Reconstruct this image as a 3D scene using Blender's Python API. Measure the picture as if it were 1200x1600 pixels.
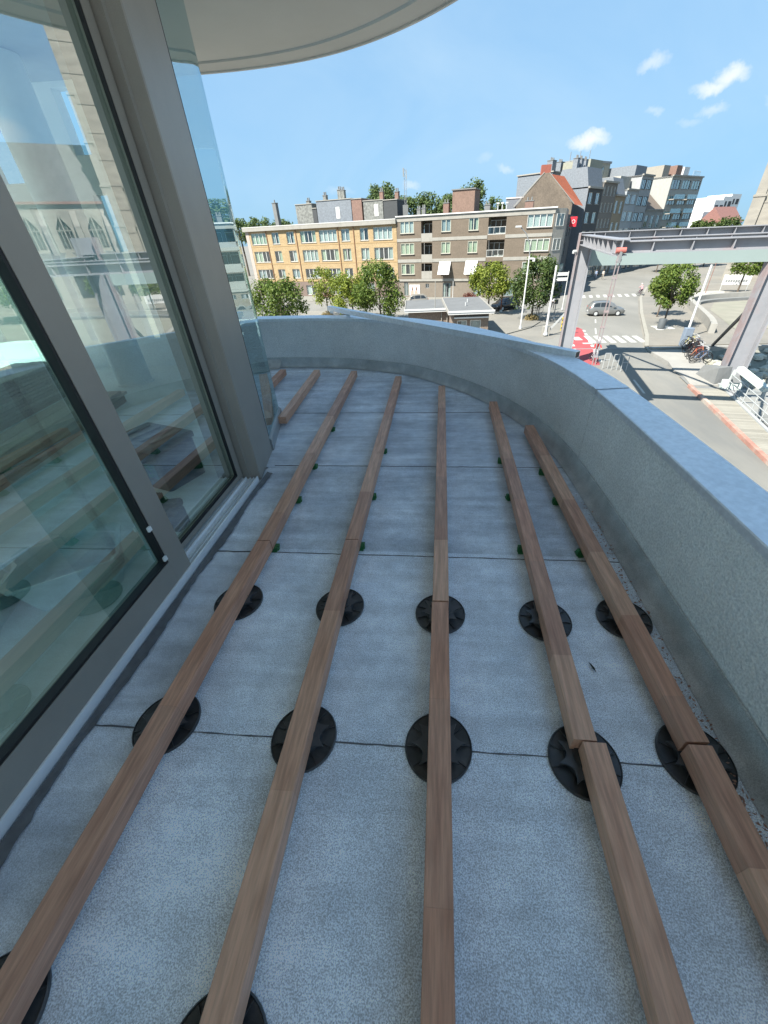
import bpy, math, random
import numpy as np
from mathutils import Vector, Matrix
for o in list(bpy.data.objects): bpy.data.objects.remove(o)
SC = bpy.context.scene
COL = SC.collection
R = math.radians

# ------------------------------------------------------------------ camera
cd = bpy.data.cameras.new('camera'); cam = bpy.data.objects.new('camera', cd); COL.objects.link(cam)
right = Vector((0.9968, 0.0699, -0.0361)); down = Vector((0.0116, -0.5831, -0.8123)); fwd = Vector((-0.0779, 0.8093, -0.5822))
fwd.normalize(); right = (right - right.dot(fwd)*fwd).normalized(); up = right.cross(fwd).normalized()
cam.matrix_world = Matrix(((right.x, up.x, -fwd.x, 0), (right.y, up.y, -fwd.y, 0), (right.z, up.z, -fwd.z, 1.28), (0, 0, 0, 1)))
cd.sensor_fit = 'HORIZONTAL'; cd.sensor_width = 36; cd.lens = 36*602/1200.0
cd.shift_x = -32/1200.0
cd.clip_start = 0.02; cd.clip_end = 4000
SC.camera = cam
SC.render.resolution_x = 768; SC.render.resolution_y = 1024

# ------------------------------------------------------------------ world, sun, exposure
SUN_T = Vector((0.78, 0.63, 0)).normalized()          # direction the light travels on the ground
SUN_EL = R(48)
SKY_STRENGTH = 0.15
SUN_STRENGTH = 2.0
EXPOSURE = 2.72
w = bpy.data.worlds.new('World'); SC.world = w; w.use_nodes = True
nt = w.node_tree; nt.nodes.clear()
wo = nt.nodes.new('ShaderNodeOutputWorld'); bg = nt.nodes.new('ShaderNodeBackground')
sky = nt.nodes.new('ShaderNodeTexSky'); sky.sky_type = 'NISHITA'; sky.sun_disc = False
sky.sun_elevation = SUN_EL; sky.sun_rotation = math.atan2(-SUN_T.x, -SUN_T.y)
sky.air_density = 1.0; sky.dust_density = 1.0; sky.ozone_density = 1.6; sky.altitude = 20
bg.inputs[1].default_value = SKY_STRENGTH
tc = nt.nodes.new('ShaderNodeTexCoord')
def wn(t, **k):
    n = nt.nodes.new(t)
    for a, b in k.items(): setattr(n, a, b)
    return n
def wmath(op, a, b=None, c=None, clamp=False):
    n = wn('ShaderNodeMath', operation=op); n.use_clamp = clamp
    for i, v in enumerate((a, b, c)):
        if v is None: continue
        if isinstance(v, (int, float)): n.inputs[i].default_value = v
        else: nt.links.new(v, n.inputs[i])
    return n.outputs[0]
# small fair-weather clouds low over the town, given by direction, and thin high veil
def cloud(d, rx, rz, amp):
    d = Vector(d).normalized()
    side = Vector((d.y, -d.x, 0)).normalized(); upv = side.cross(d)
    if upv.z < 0: upv = -upv
    def dot(v):
        n = wn('ShaderNodeVectorMath', operation='DOT_PRODUCT'); nt.links.new(warp.outputs[0], n.inputs[0]); n.inputs[1].default_value = v; return n.outputs['Value']
    a = wmath('MULTIPLY', dot(side), 1/rx); b = wmath('MULTIPLY', dot(upv), 1/rz)
    f = dot(d)
    rr = wmath('ADD', wmath('MULTIPLY', a, a), wmath('MULTIPLY', b, b))
    m = wmath('MULTIPLY', wmath('SUBTRACT', 1.0, rr, clamp=True), amp)
    return wmath('MULTIPLY', m, wmath('GREATER_THAN', f, 0))
nz = wn('ShaderNodeTexNoise'); nz.inputs['Scale'].default_value = 34; nz.inputs['Detail'].default_value = 7; nz.inputs['Roughness'].default_value = .62
nt.links.new(tc.outputs['Generated'], nz.inputs['Vector'])
sub = wn('ShaderNodeVectorMath', operation='SUBTRACT'); nt.links.new(nz.outputs['Color'], sub.inputs[0]); sub.inputs[1].default_value = (.5, .5, .5)
scl = wn('ShaderNodeVectorMath', operation='SCALE'); nt.links.new(sub.outputs[0], scl.inputs[0]); scl.inputs['Scale'].default_value = .034
warp = wn('ShaderNodeVectorMath', operation='ADD'); nt.links.new(tc.outputs['Generated'], warp.inputs[0]); nt.links.new(scl.outputs[0], warp.inputs[1])
CLOUDS = []   # filled below
for d, rx, rz, amp in [((.277, 1, .129), .040, .013, .95), ((.292, 1, .137), .018, .010, .8), ((.362, 1, .222), .026, .011, .6), ((.470, 1, .190), .036, .011, .85), ((.492, 1, .200), .028, .014, .9), ((.383, 1, .165), .014, .008, .4),
                       ((.480, 1, .160), .026, .009, .5), ((.445, 1, .145), .024, .007, .3), ((.60, 1, .17), .03, .014, .6), ((.128, 1, .10), .018, .009, .45), ((.085, 1, .115), .016, .009, .25), ((-.055, 1, .082), .022, .008, .5), ((-.20, 1, .08), .03, .008, .3),
                       ((.9, 1, .2), .06, .02, .7), ((1.5, 1, .28), .07, .03, .7), ((-.9, 1, .25), .07, .03, .6), ((.3, -1, .3), .08, .03, .6), ((1.2, -.6, .3), .06, .03, .6)]:
    CLOUDS.append(cloud(d, rx, rz, amp))
tot = CLOUDS[0]
for c in CLOUDS[1:]: tot = wmath('MAXIMUM', tot, c)
nz2 = wn('ShaderNodeTexNoise'); nz2.inputs['Scale'].default_value = 2.2; nz2.inputs['Detail'].default_value = 6; nz2.inputs['Roughness'].default_value = .55; nz2.inputs['Distortion'].default_value = .6
mp = wn('ShaderNodeMapping'); mp.inputs['Scale'].default_value = (1, .8, 2.2); mp.inputs['Rotation'].default_value = (.2, .35, .5)
nt.links.new(tc.outputs['Generated'], mp.inputs['Vector']); nt.links.new(mp.outputs[0], nz2.inputs['Vector'])
veil = wmath('MULTIPLY', wmath('SUBTRACT', nz2.outputs['Fac'], .42, clamp=True), 1.15, clamp=True)
mixv = wn('ShaderNodeMix', data_type='RGBA'); nt.links.new(veil, mixv.inputs[0]); skm = wn('ShaderNodeVectorMath', operation='SCALE'); nt.links.new(sky.outputs[0], skm.inputs[0]); skm.inputs['Scale'].default_value = .8
# soft shoulder c/(1+c/k) so the bright horizon keeps its colour
den = wn('ShaderNodeVectorMath', operation='MULTIPLY_ADD'); nt.links.new(skm.outputs[0], den.inputs[0]); den.inputs[1].default_value = (1/.46, 1/.85, 1/1.27); den.inputs[2].default_value = (1, 1, 1)
cap = wn('ShaderNodeVectorMath', operation='DIVIDE'); nt.links.new(skm.outputs[0], cap.inputs[0]); nt.links.new(den.outputs[0], cap.inputs[1])
even = wn('ShaderNodeMix', data_type='RGBA'); even.inputs[0].default_value = .12; nt.links.new(cap.outputs[0], even.inputs[6]); even.inputs[7].default_value = (.28, .62, 1.06, 1)   # thin even haze over the whole dome
nt.links.new(even.outputs[2], mixv.inputs[6]); mixv.inputs[7].default_value = (.66, .88, 1.06, 1)
mixc = wn('ShaderNodeMix', data_type='RGBA'); nt.links.new(wmath('POWER', tot, 1.35, clamp=True), mixc.inputs[0]); nt.links.new(mixv.outputs[2], mixc.inputs[6]); mixc.inputs[7].default_value = (1.05, 1.1, 1.16, 1)
nt.links.new(mixc.outputs[2], bg.inputs[0]); nt.links.new(bg.outputs[0], wo.inputs[0])
sl = bpy.data.lights.new('sun', 'SUN'); sl.energy = SUN_STRENGTH; sl.angle = R(.5); sl.color = (1, .95, .87)
so = bpy.data.objects.new('sun', sl); COL.objects.link(so)
sd = Vector((SUN_T.x*math.cos(SUN_EL), SUN_T.y*math.cos(SUN_EL), -math.sin(SUN_EL)))
so.rotation_euler = sd.to_track_quat('-Z', 'Y').to_euler(); so.location = (-20, -20, 40)
SC.view_settings.view_transform = 'Standard'; SC.view_settings.look = 'None'; SC.view_settings.gamma = 1
SC.view_settings.exposure = EXPOSURE; SC.view_settings.use_curve_mapping = False
SC.render.engine = 'CYCLES'
SC.cycles.transparent_max_bounces = 24; SC.cycles.max_bounces = 10

# ------------------------------------------------------------------ materials
MATS = {}
def mat(name, col, rough=.7, metal=0, var=.12, scale=3.0, bump=0, bscale=40, spec=.5, aniso=None, col2=None, c2scale=1.2, c2lo=.45, c2hi=.65, coords='Object', rnd=0, detail=5, speck=0, speckscale=300, coat=0):
    if name in MATS: return MATS[name]
    m = bpy.data.materials.new(name); m.use_nodes = True; t = m.node_tree; N = t.nodes; L = t.links
    p = N['Principled BSDF']; p.inputs['Roughness'].default_value = rough; p.inputs['Metallic'].default_value = metal
    p.inputs['Specular IOR Level'].default_value = spec; p.inputs['Coat Weight'].default_value = coat
    tcn = N.new('ShaderNodeTexCoord'); vec = tcn.outputs[coords]
    if aniso:
        mpn = N.new('ShaderNodeMapping'); mpn.inputs['Scale'].default_value = aniso; L.new(vec, mpn.inputs['Vector']); avec = mpn.outputs[0]
    else: avec = vec
    n = N.new('ShaderNodeTexNoise'); n.inputs['Scale'].default_value = scale; n.inputs['Detail'].default_value = detail; n.inputs['Roughness'].default_value = .6; L.new(avec, n.inputs['Vector'])
    r = N.new('ShaderNodeMapRange'); r.inputs[1].default_value = .25; r.inputs[2].default_value = .75; r.inputs[3].default_value = 1-var; r.inputs[4].default_value = 1+var; L.new(n.outputs['Fac'], r.inputs[0])
    base = None
    if col2:
        n2 = N.new('ShaderNodeTexNoise'); n2.inputs['Scale'].default_value = c2scale; n2.inputs['Detail'].default_value = 6; n2.inputs['Roughness'].default_value = .62; L.new(avec if aniso else vec, n2.inputs['Vector'])
        r2 = N.new('ShaderNodeMapRange'); r2.inputs[1].default_value = c2lo; r2.inputs[2].default_value = c2hi; L.new(n2.outputs['Fac'], r2.inputs[0])
        mx = N.new('ShaderNodeMix'); mx.data_type = 'RGBA'; L.new(r2.outputs[0], mx.inputs[0]); mx.inputs[6].default_value = (*col, 1); mx.inputs[7].default_value = (*col2, 1); base = mx.outputs[2]
    fac = r.outputs[0]
    def mul(a, b):
        k = N.new('ShaderNodeMath'); k.operation = 'MULTIPLY'; L.new(a, k.inputs[0]); L.new(b, k.inputs[1]); return k.outputs[0]
    if rnd:
        oi = N.new('ShaderNodeObjectInfo'); rr = N.new('ShaderNodeMapRange'); rr.inputs[3].default_value = 1-rnd; rr.inputs[4].default_value = 1+rnd; L.new(oi.outputs['Random'], rr.inputs[0]); fac = mul(fac, rr.outputs[0])
    if speck:
        n3 = N.new('ShaderNodeTexNoise'); n3.inputs['Scale'].default_value = speckscale; n3.inputs['Detail'].default_value = 2; L.new(vec, n3.inputs['Vector'])
        r3 = N.new('ShaderNodeMapRange'); r3.inputs[1].default_value = .35; r3.inputs[2].default_value = .65; r3.inputs[3].default_value = 1-speck; r3.inputs[4].default_value = 1+speck; L.new(n3.outputs['Fac'], r3.inputs[0]); fac = mul(fac, r3.outputs[0])
    mm = N.new('ShaderNodeVectorMath'); mm.operation = 'SCALE'
    if base is not None: L.new(base, mm.inputs[0])
    else: mm.inputs[0].default_value = col
    L.new(fac, mm.inputs['Scale']); L.new(mm.outputs[0], p.inputs['Base Color'])
    if bump:
        b = N.new('ShaderNodeBump'); b.inputs['Strength'].default_value = bump; b.inputs['Distance'].default_value = .01
        nb = N.new('ShaderNodeTexNoise'); nb.inputs['Scale'].default_value = bscale; nb.inputs['Detail'].default_value = 3; L.new(avec, nb.inputs['Vector']); L.new(nb.outputs['Fac'], b.inputs['Height']); L.new(b.outputs[0], p.inputs['Normal'])
    MATS[name] = m; return m
def glass(name, tint, base=.1, amp=.9, power=3.0, rough=0.0, tintg=(.95,.98,1)):
    m = bpy.data.materials.new(name); m.use_nodes = True; t = m.node_tree; N = t.nodes; L = t.links; N.clear()
    o = N.new('ShaderNodeOutputMaterial'); mx = N.new('ShaderNodeMixShader'); tr = N.new('ShaderNodeBsdfTransparent'); g = N.new('ShaderNodeBsdfGlossy')
    tr.inputs[0].default_value = (*tint, 1); g.inputs['Roughness'].default_value = rough; g.inputs[0].default_value = (*tintg, 1)
    lw = N.new('ShaderNodeLayerWeight'); lw.inputs[0].default_value = .5
    a = N.new('ShaderNodeMath'); a.operation = 'POWER'; L.new(lw.outputs['Facing'], a.inputs[0]); a.inputs[1].default_value = power
    b = N.new('ShaderNodeMath'); b.operation = 'MULTIPLY_ADD'; L.new(a.outputs[0], b.inputs[0]); b.inputs[1].default_value = amp; b.inputs[2].default_value = base; b.use_clamp = True
    L.new(b.outputs[0], mx.inputs[0]); L.new(tr.outputs[0], mx.inputs[1]); L.new(g.outputs[0], mx.inputs[2]); L.new(mx.outputs[0], o.inputs[0])
    MATS[name] = m; return m
def leafmat(name, c1, c2):
    m = bpy.data.materials.new(name); m.use_nodes = True; t = m.node_tree; N = t.nodes; L = t.links
    p = N['Principled BSDF']; p.inputs['Roughness'].default_value = .55; p.inputs['Specular IOR Level'].default_value = .3
    gi = N.new('ShaderNodeNewGeometry'); mx = N.new('ShaderNodeMix'); mx.data_type = 'RGBA'; L.new(gi.outputs['Random Per Island'], mx.inputs[0]); mx.inputs[6].default_value = (*c1, 1); mx.inputs[7].default_value = (*c2, 1)
    L.new(mx.outputs[2], p.inputs['Base Color'])
    tl = N.new('ShaderNodeBsdfTranslucent'); L.new(mx.outputs[2], tl.inputs[0]); ms = N.new('ShaderNodeMixShader'); ms.inputs[0].default_value = .35
    o = N['Material Output']; L.new(p.outputs[0], ms.inputs[1]); L.new(tl.outputs[0], ms.inputs[2]); L.new(ms.outputs[0], o.inputs[0])
    MATS[name] = m; return m

# ------------------------------------------------------------------ mesh helpers
class MB:
    def __init__(s): s.v = []; s.f = []; s.mi = []
    def add(s, vs, fs, m=0):
        b = len(s.v); s.v += [tuple(x) for x in vs]; s.f += [tuple(b+i for i in f) for f in fs]; s.mi += [m]*len(fs); return s
    def box(s, x0, x1, y0, y1, z0, z1, m=0):
        return s.add([(x0,y0,z0),(x1,y0,z0),(x1,y1,z0),(x0,y1,z0),(x0,y0,z1),(x1,y0,z1),(x1,y1,z1),(x0,y1,z1)], [(0,3,2,1),(4,5,6,7),(0,1,5,4),(1,2,6,5),(2,3,7,6),(3,0,4,7)], m)
    def bbox(s, x0, x1, y0, y1, z0, z1, b=.004, m=0):      # box with chamfered top and vertical edges
        o = [(x0,y0),(x1,y0),(x1,y1),(x0,y1)]
        def ring(i, z): return [(x0+i,y0,z),(x1-i,y0,z),(x1,y0+i,z),(x1,y1-i,z),(x1-i,y1,z),(x0+i,y1,z),(x0,y1-i,z),(x0,y0+i,z)]
        def ring2(z): return [(x0+b,y0+b,z),(x1-b,y0+b,z),(x1-b,y0+b,z),(x1-b,y1-b,z),(x1-b,y1-b,z),(x0+b,y1-b,z),(x0+b,y1-b,z),(x0+b,y0+b,z)]
        vs = ring(b, z0)+ring(b, z1-b)+[(x0+b,y0+b,z1),(x1-b,y0+b,z1),(x1-b,y1-b,z1),(x0+b,y1-b,z1)]
        f = [tuple(range(7,-1,-1))]+[(i,(i+1)%8,8+(i+1)%8,8+i) for i in range(8)]
        f += [(8,9,17,16),(9,10,17),(10,11,18,17),(11,12,18),(12,13,19,18),(13,14,19),(14,15,16,19),(15,8,16),(16,17,18,19)]
        return s.add(vs, f, m)
    def beam(s, p, q, w, h, m=0, upv=(0,0,1)):
        p = Vector(p); q = Vector(q); d = (q-p).normalized(); u = Vector(upv)
        if abs(d.dot(u)) > .98: u = Vector((0,1,0))
        r = d.cross(u).normalized()*w/2; u2 = r.cross(d).normalized()*h/2
        vs = [p-r-u2, p+r-u2, p+r+u2, p-r+u2, q-r-u2, q+r-u2, q+r+u2, q-r+u2]
        return s.add(vs, [(3,2,1,0),(4,5,6,7),(0,1,5,4),(1,2,6,5),(2,3,7,6),(3,0,4,7)], m)
    def tube(s, pts, rad, n=8, m=0, caps=True):
        pts = [Vector(p) for p in pts]; rads = rad if isinstance(rad, (list, tuple)) else [rad]*len(pts)
        b = len(s.v); prev = None
        for i, p in enumerate(pts):
            d = (pts[min(i+1, len(pts)-1)]-pts[max(i-1, 0)]).normalized()
            if prev is None:
                a = Vector((0,0,1)) if abs(d.z) < .9 else Vector((1,0,0)); u = d.cross(a).normalized()
            else: u = (prev-d*prev.dot(d)).normalized()
            prev = u; v = d.cross(u)
            for k in range(n):
                t = 2*math.pi*k/n; s.v.append(tuple(p+(u*math.cos(t)+v*math.sin(t))*rads[i]))
        for i in range(len(pts)-1):
            for k in range(n):
                s.f.append((b+i*n+k, b+i*n+(k+1)%n, b+(i+1)*n+(k+1)%n, b+(i+1)*n+k)); s.mi.append(m)
        if caps:
            s.f.append(tuple(b+k for k in range(n-1,-1,-1))); s.mi.append(m)
            e = b+(len(pts)-1)*n; s.f.append(tuple(e+k for k in range(n))); s.mi.append(m)
        return s
    def lathe(s, prof, n=24, c=(0,0,0), m=0, cap=True):
        b = len(s.v)
        for r, z in prof:
            for k in range(n):
                t = 2*math.pi*k/n; s.v.append((c[0]+r*math.cos(t), c[1]+r*math.sin(t), c[2]+z))
        for i in range(len(prof)-1):
            for k in range(n):
                s.f.append((b+i*n+k, b+i*n+(k+1)%n, b+(i+1)*n+(k+1)%n, b+(i+1)*n+k)); s.mi.append(m)
        if cap:
            e = b+(len(prof)-1)*n; s.f.append(tuple(e+k for k in range(n))); s.mi.append(m)
        return s
    def prism(s, poly, z0, z1, m=0):
        n = len(poly); vs = [(x,y,z0) for x,y in poly]+[(x,y,z1) for x,y in poly]
        return s.add(vs, [tuple(range(n-1,-1,-1)), tuple(range(n,2*n))]+[(i,(i+1)%n,n+(i+1)%n,n+i) for i in range(n)], m)
    def quad(s, a, b, c, d, m=0): return s.add([a,b,c,d], [(0,1,2,3)], m)
    def sweep(s, path, prof, m=0, closed=False):            # prof: (offset to the right-hand side of travel, z)
        n = len(prof); b = len(s.v)
        for i, p in enumerate(path):
            a = Vector(path[max(i-1,0)][:2]); c = Vector(path[min(i+1,len(path)-1)][:2]); d = (c-a).normalized(); r = Vector((d.y,-d.x))
            for o, z in prof: s.v.append((p[0]+r.x*o, p[1]+r.y*o, z))
        for i in range(len(path)-1):
            for k in range(n if closed else n-1):
                k2 = (k+1) % n
                s.f.append((b+i*n+k, b+(i+1)*n+k, b+(i+1)*n+k2, b+i*n+k2)); s.mi.append(m)
        if closed:
            s.f.append(tuple(b+k for k in range(n))); e = b+(len(path)-1)*n; s.f.append(tuple(e+k for k in range(n-1,-1,-1))); s.mi += [m, m]
        return s
    def mesh(s, name, mats):
        me = bpy.data.meshes.new(name); me.from_pydata(s.v, [], s.f); 
        for mm in (mats if isinstance(mats, (list, tuple)) else [mats]): me.materials.append(mm)
        if any(s.mi): me.polygons.foreach_set('material_index', s.mi)
        me.update(); return me
    def build(s, name, mats, parent=None, smooth=False, loc=None, fix=True):
        me = s.mesh(name, mats)
        if fix:
            import bmesh
            bm = bmesh.new(); bm.from_mesh(me); bmesh.ops.recalc_face_normals(bm, faces=bm.faces); bm.to_mesh(me); bm.free()
        if smooth:
            me.polygons.foreach_set('use_smooth', [True]*len(me.polygons))
            try: me.set_sharp_from_angle(angle=R(40))
            except Exception: pass
        return place(name, me, parent, loc)
def place(name, me, parent=None, loc=None, rz=0):
    o = bpy.data.objects.new(name, me); COL.objects.link(o); o.parent = parent
    if loc is not None: o.location = loc
    if rz: o.rotation_euler.z = rz
    return o
def tag(o, label=None, cat=None, group=None, kind=None):
    if label: o['label'] = label
    if cat: o['category'] = cat
    if group: o['group'] = group
    if kind: o['kind'] = kind
    return o
def empty(name, loc, label, cat, group=None, rz=0):
    o = bpy.data.objects.new(name, None); COL.objects.link(o); o.location = loc; o.rotation_euler.z = rz; o.empty_display_size = .2
    return tag(o, label, cat, group)
def copy_tree(o, parent=None):
    c = o.copy(); COL.objects.link(c); c.parent = parent
    for ch in list(o.children): copy_tree(ch, c)
    return c
def catmull(pts, n=8):
    out = []
    P = [pts[0]]+list(pts)+[pts[-1]]
    for i in range(1, len(P)-2):
        a, b, c, d = [Vector(P[i+k]) for k in (-1,0,1,2)]
        for j in range(n):
            t = j/n; out.append(tuple(.5*((2*b)+(c-a)*t+(2*a-5*b+4*c-d)*t*t+(3*b-a-3*c+d)*t**3)))
    out.append(tuple(pts[-1])); return out
rng = random.Random(7)

# material library
def membrane(name, c1, c2, speck, scuff, bands):
    m = mat(name, c1, .82, var=.16, scale=1.3, bump=.3, bscale=260, col2=c2, c2scale=2.4, c2lo=.36, c2hi=.70, aniso=(1,1.6,1), speck=speck, speckscale=330)
    t = m.node_tree; N = t.nodes; L = t.links; p = N['Principled BSDF']; src = p.inputs['Base Color'].links[0].from_socket
    tcn = N.new('ShaderNodeTexCoord')
    def noise(sc, mp, det, lo, hi, a, b):
        mn = N.new('ShaderNodeMapping'); mn.inputs['Scale'].default_value = mp; mn.inputs['Rotation'].default_value = (0,0,.25 if sc > 5 else 0); L.new(tcn.outputs['Object'], mn.inputs['Vector'])
        n = N.new('ShaderNodeTexNoise'); n.inputs['Scale'].default_value = sc; n.inputs['Detail'].default_value = det; n.inputs['Roughness'].default_value = .65; L.new(mn.outputs[0], n.inputs['Vector'])
        r = N.new('ShaderNodeMapRange'); r.inputs[1].default_value = lo; r.inputs[2].default_value = hi; r.inputs[3].default_value = a; r.inputs[4].default_value = b; L.new(n.outputs['Fac'], r.inputs[0]); return r.outputs[0]
    rip = noise(9, (.12,1.3,1), 3, .3, .7, 1-bands, 1+bands)             # ripples across the roll
    mot = noise(14, (1,1,1), 6, .3, .7, .88, 1.12)                        # cloudy weathering
    mm = N.new('ShaderNodeMath'); mm.operation = 'MULTIPLY'; L.new(rip, mm.inputs[0]); L.new(mot, mm.inputs[1])
    sc_ = N.new('ShaderNodeVectorMath'); sc_.operation = 'SCALE'; L.new(src, sc_.inputs[0]); L.new(mm.outputs[0], sc_.inputs['Scale'])
    scf = noise(6, (.7,2.2,1), 8, .60, .78, 0, scuff)                     # pale chalky scuffs and dried puddles
    mx = N.new('ShaderNodeMix'); mx.data_type = 'RGBA'; L.new(scf, mx.inputs[0]); L.new(sc_.outputs[0], mx.inputs[6]); mx.inputs[7].default_value = (.86,.89,.92,1)
    drt = noise(2.2, (1,1,1), 9, .57, .74, 0, .45)                        # dark damp dirt
    mx2 = N.new('ShaderNodeMix'); mx2.data_type = 'RGBA'; L.new(drt, mx2.inputs[0]); L.new(mx.outputs[2], mx2.inputs[6]); mx2.inputs[7].default_value = (.27,.28,.29,1)
    L.new(mx2.outputs[2], p.inputs['Base Color']); return m
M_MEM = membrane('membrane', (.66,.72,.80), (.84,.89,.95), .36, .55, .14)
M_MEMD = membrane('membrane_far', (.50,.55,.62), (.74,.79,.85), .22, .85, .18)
M_UP = mat('upstand_bitumen', (.44,.46,.465), .6, var=.3, scale=5, bump=.6, bscale=18, col2=(.6,.6,.59), c2scale=4, c2lo=.5, c2hi=.75, speck=.2)
M_SEAM = mat('bitumen_seam', (.11,.115,.12), .6, var=.3, scale=30)
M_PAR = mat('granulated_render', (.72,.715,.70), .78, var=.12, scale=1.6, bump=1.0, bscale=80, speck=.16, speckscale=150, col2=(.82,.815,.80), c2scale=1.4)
M_COP = mat('coping_metal', (.80,.82,.84), .42, .45, var=.08, scale=2.5, bump=.02, bscale=6, speck=.07, speckscale=45, col2=(.70,.72,.74), c2scale=5, c2lo=.55, c2hi=.75)
M_ALU = mat('aluminium', (.74,.76,.77), .36, .25, var=.08, scale=6, aniso=(1,12,1))
M_ALUB = mat('bright_aluminium', (.93,.94,.95), .25, .15, var=.05)
M_BRZ = mat('bronze_frame', (.33,.305,.265), .42, .15, var=.06, scale=5, speck=.06, speckscale=500)
M_RUB = mat('black_rubber', (.012,.012,.013), .6, var=.1)
M_PED = mat('black_plastic', (.03,.032,.035), .40, var=.2, scale=20, col2=(.07,.072,.075), c2scale=14)
M_GRN = mat('green_plastic', (.03,.16,.05), .4)
M_WHP = mat('white_plastic', (.8,.8,.78), .4)
M_SOF = mat('soffit_render', (.56,.54,.485), .9, var=.05, scale=1.5, bump=.15, bscale=120)
WOODS = [mat('hardwood_%d' % i, c, .5, var=.28, scale=5, aniso=(26,1.6,26), bump=.12, bscale=9, col2=c2, c2scale=2.6, c2lo=.4, c2hi=.66, rnd=.05, detail=8) for i, (c, c2) in enumerate([((.60,.315,.205),(.45,.215,.135)), ((.65,.365,.24),(.50,.26,.165)), ((.55,.30,.20),(.41,.205,.135)), ((.68,.395,.265),(.54,.295,.19))])]
G_DOOR = glass('door_glass', (.66,.90,.865), .29, .75, 2.0)
G_CURV = glass('curved_glass', (.50,.68,.70), .30, .55, 1.6, tintg=(.70,.82,.86))
G_WIN = glass('window_glass', (.72,.80,.80), .12, .8, 2.2)
G_RAIL = glass('rail_glass', (.75,.85,.85), .1, .7, 2.5)

# ================================================================== BALCONY
WALL = [(-2.75,4.86),(-2.1,4.88),(-1.6,4.86),(-1.15,4.80),(-.65,4.63),(-.25,4.42),(.10,4.09),(.38,3.74),(.60,3.36),(.77,2.94),(.87,2.50),(.905,2.10),(.92,1.6),(.925,1.0),(.925,.3),(.925,-.8)]
WP = catmull(WALL, 6)
ZTOP = .545
deck = tag(MB().box(-3.0, 1.08, -1.2, 5.1, -.22, -.008).build('balcony_floor', M_MEMD), kind='structure')
def sheet(x0, x1, y0, y1, z, m, sk=0.0):
    b = MB(); nx = max(2, int((x1-x0)/.06)); r = random.Random(int(1000*(x0+9)+100*y0))
    top = []
    yo0 = [r.uniform(-.004,.004) for _ in range(nx+1)]
    vs = []; fs = []
    for i in range(nx+1):
        x = x0+(x1-x0)*i/nx; k = sk*(x-x0)
        vs += [(x, y0+yo0[i]+k, z), (x, y1+k, z), (x, y0+yo0[i]+k, z-.006)]
    for i in range(nx):
        a = 3*i; fs += [(a,a+3,a+4,a+1),(a+2,a+5,a+3,a)]
    b.add(vs, fs); return b.build('membrane_sheet', m, deck, fix=False)
YS = [-1.1, -.32, .545, 1.41, 2.31, 3.29, 5.05]
for i in range(len(YS)-1):
    far = i >= 3
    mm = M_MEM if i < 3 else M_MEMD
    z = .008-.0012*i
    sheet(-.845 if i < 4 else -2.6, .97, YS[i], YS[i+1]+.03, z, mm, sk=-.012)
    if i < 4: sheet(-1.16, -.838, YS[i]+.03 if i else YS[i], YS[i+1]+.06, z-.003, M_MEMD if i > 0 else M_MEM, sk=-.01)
for i in range(1, len(YS)-1):          # bead of bitumen along each lap
    b = MB(); x0 = -1.12 if i < 5 else -2.3; n = 60; vs = []; r = random.Random(i)
    for k in range(n+1):
        x = x0+(.92-x0)*k/n; y = YS[i]-.012*(x+.845)+r.uniform(-.002,.002); wdt = r.uniform(.0012,.0036)
        zz = .0096-.0012*i+.0015
        vs += [(x, y-wdt, zz-.006), (x, y-wdt*.5, zz+.001), (x, y+wdt*.5, zz+.001), (x, y+wdt, zz-.003)]
    b.add(vs, [(4*k+j, 4*k+4+j, 4*k+5+j, 4*k+1+j) for k in range(n) for j in range(3)]); b.build('lap_seam', M_SEAM, deck)
b = MB(); vs = []
for k in range(81):
    y = -.8+3.9*k/80; x = -.842+.012*math.sin(y*2)*.3; vs += [(x-.0011, y, .0103), (x+.0011, y, .0103)]
b.add(vs, [(2*k, 2*k+1, 2*k+3, 2*k+2) for k in range(80)]); b.build('lap_seam', M_SEAM, deck, fix=False)
# bitumen-filled joint along the threshold
b = MB(); vs = []; r = random.Random(4)
for k in range(121):
    y = -.9+3.1*k/120; vs += [(-1.13, y, .004), (-1.13, y, .020), (-1.112+.006*math.sin(9*y)+r.uniform(-.004,.003), y, .0125), (-1.102+.008*math.sin(9*y+.4)+r.uniform(-.004,.004), y, .0085)]
b.add(vs, [(4*k+j, 4*k+4+j, 4*k+5+j, 4*k+1+j) for k in range(120) for j in range(3)]); b.build('threshold_bitumen', M_SEAM, deck)

# parapet ----------------------------------------------------------------
par = empty('parapet', (0,0,0), 'curved grey granulated balcony parapet with pale blue metal coping', 'wall')
isp = next(i for i, p in enumerate(WP) if p[1] < 2.28 and p[0] > .8)
seg_far = WP[:isp+1]; pj = Vector(WP[isp]); pn = Vector(WP[isp+1]); dj = (pn-pj).normalized()
seg_near = [tuple(pj+dj*.006)]+WP[isp+1:]
def wallprof(o=0): return [(0,-.2),(0,ZTOP-.012),(-.17,ZTOP-.012),(-.17,-.6)]
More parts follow.
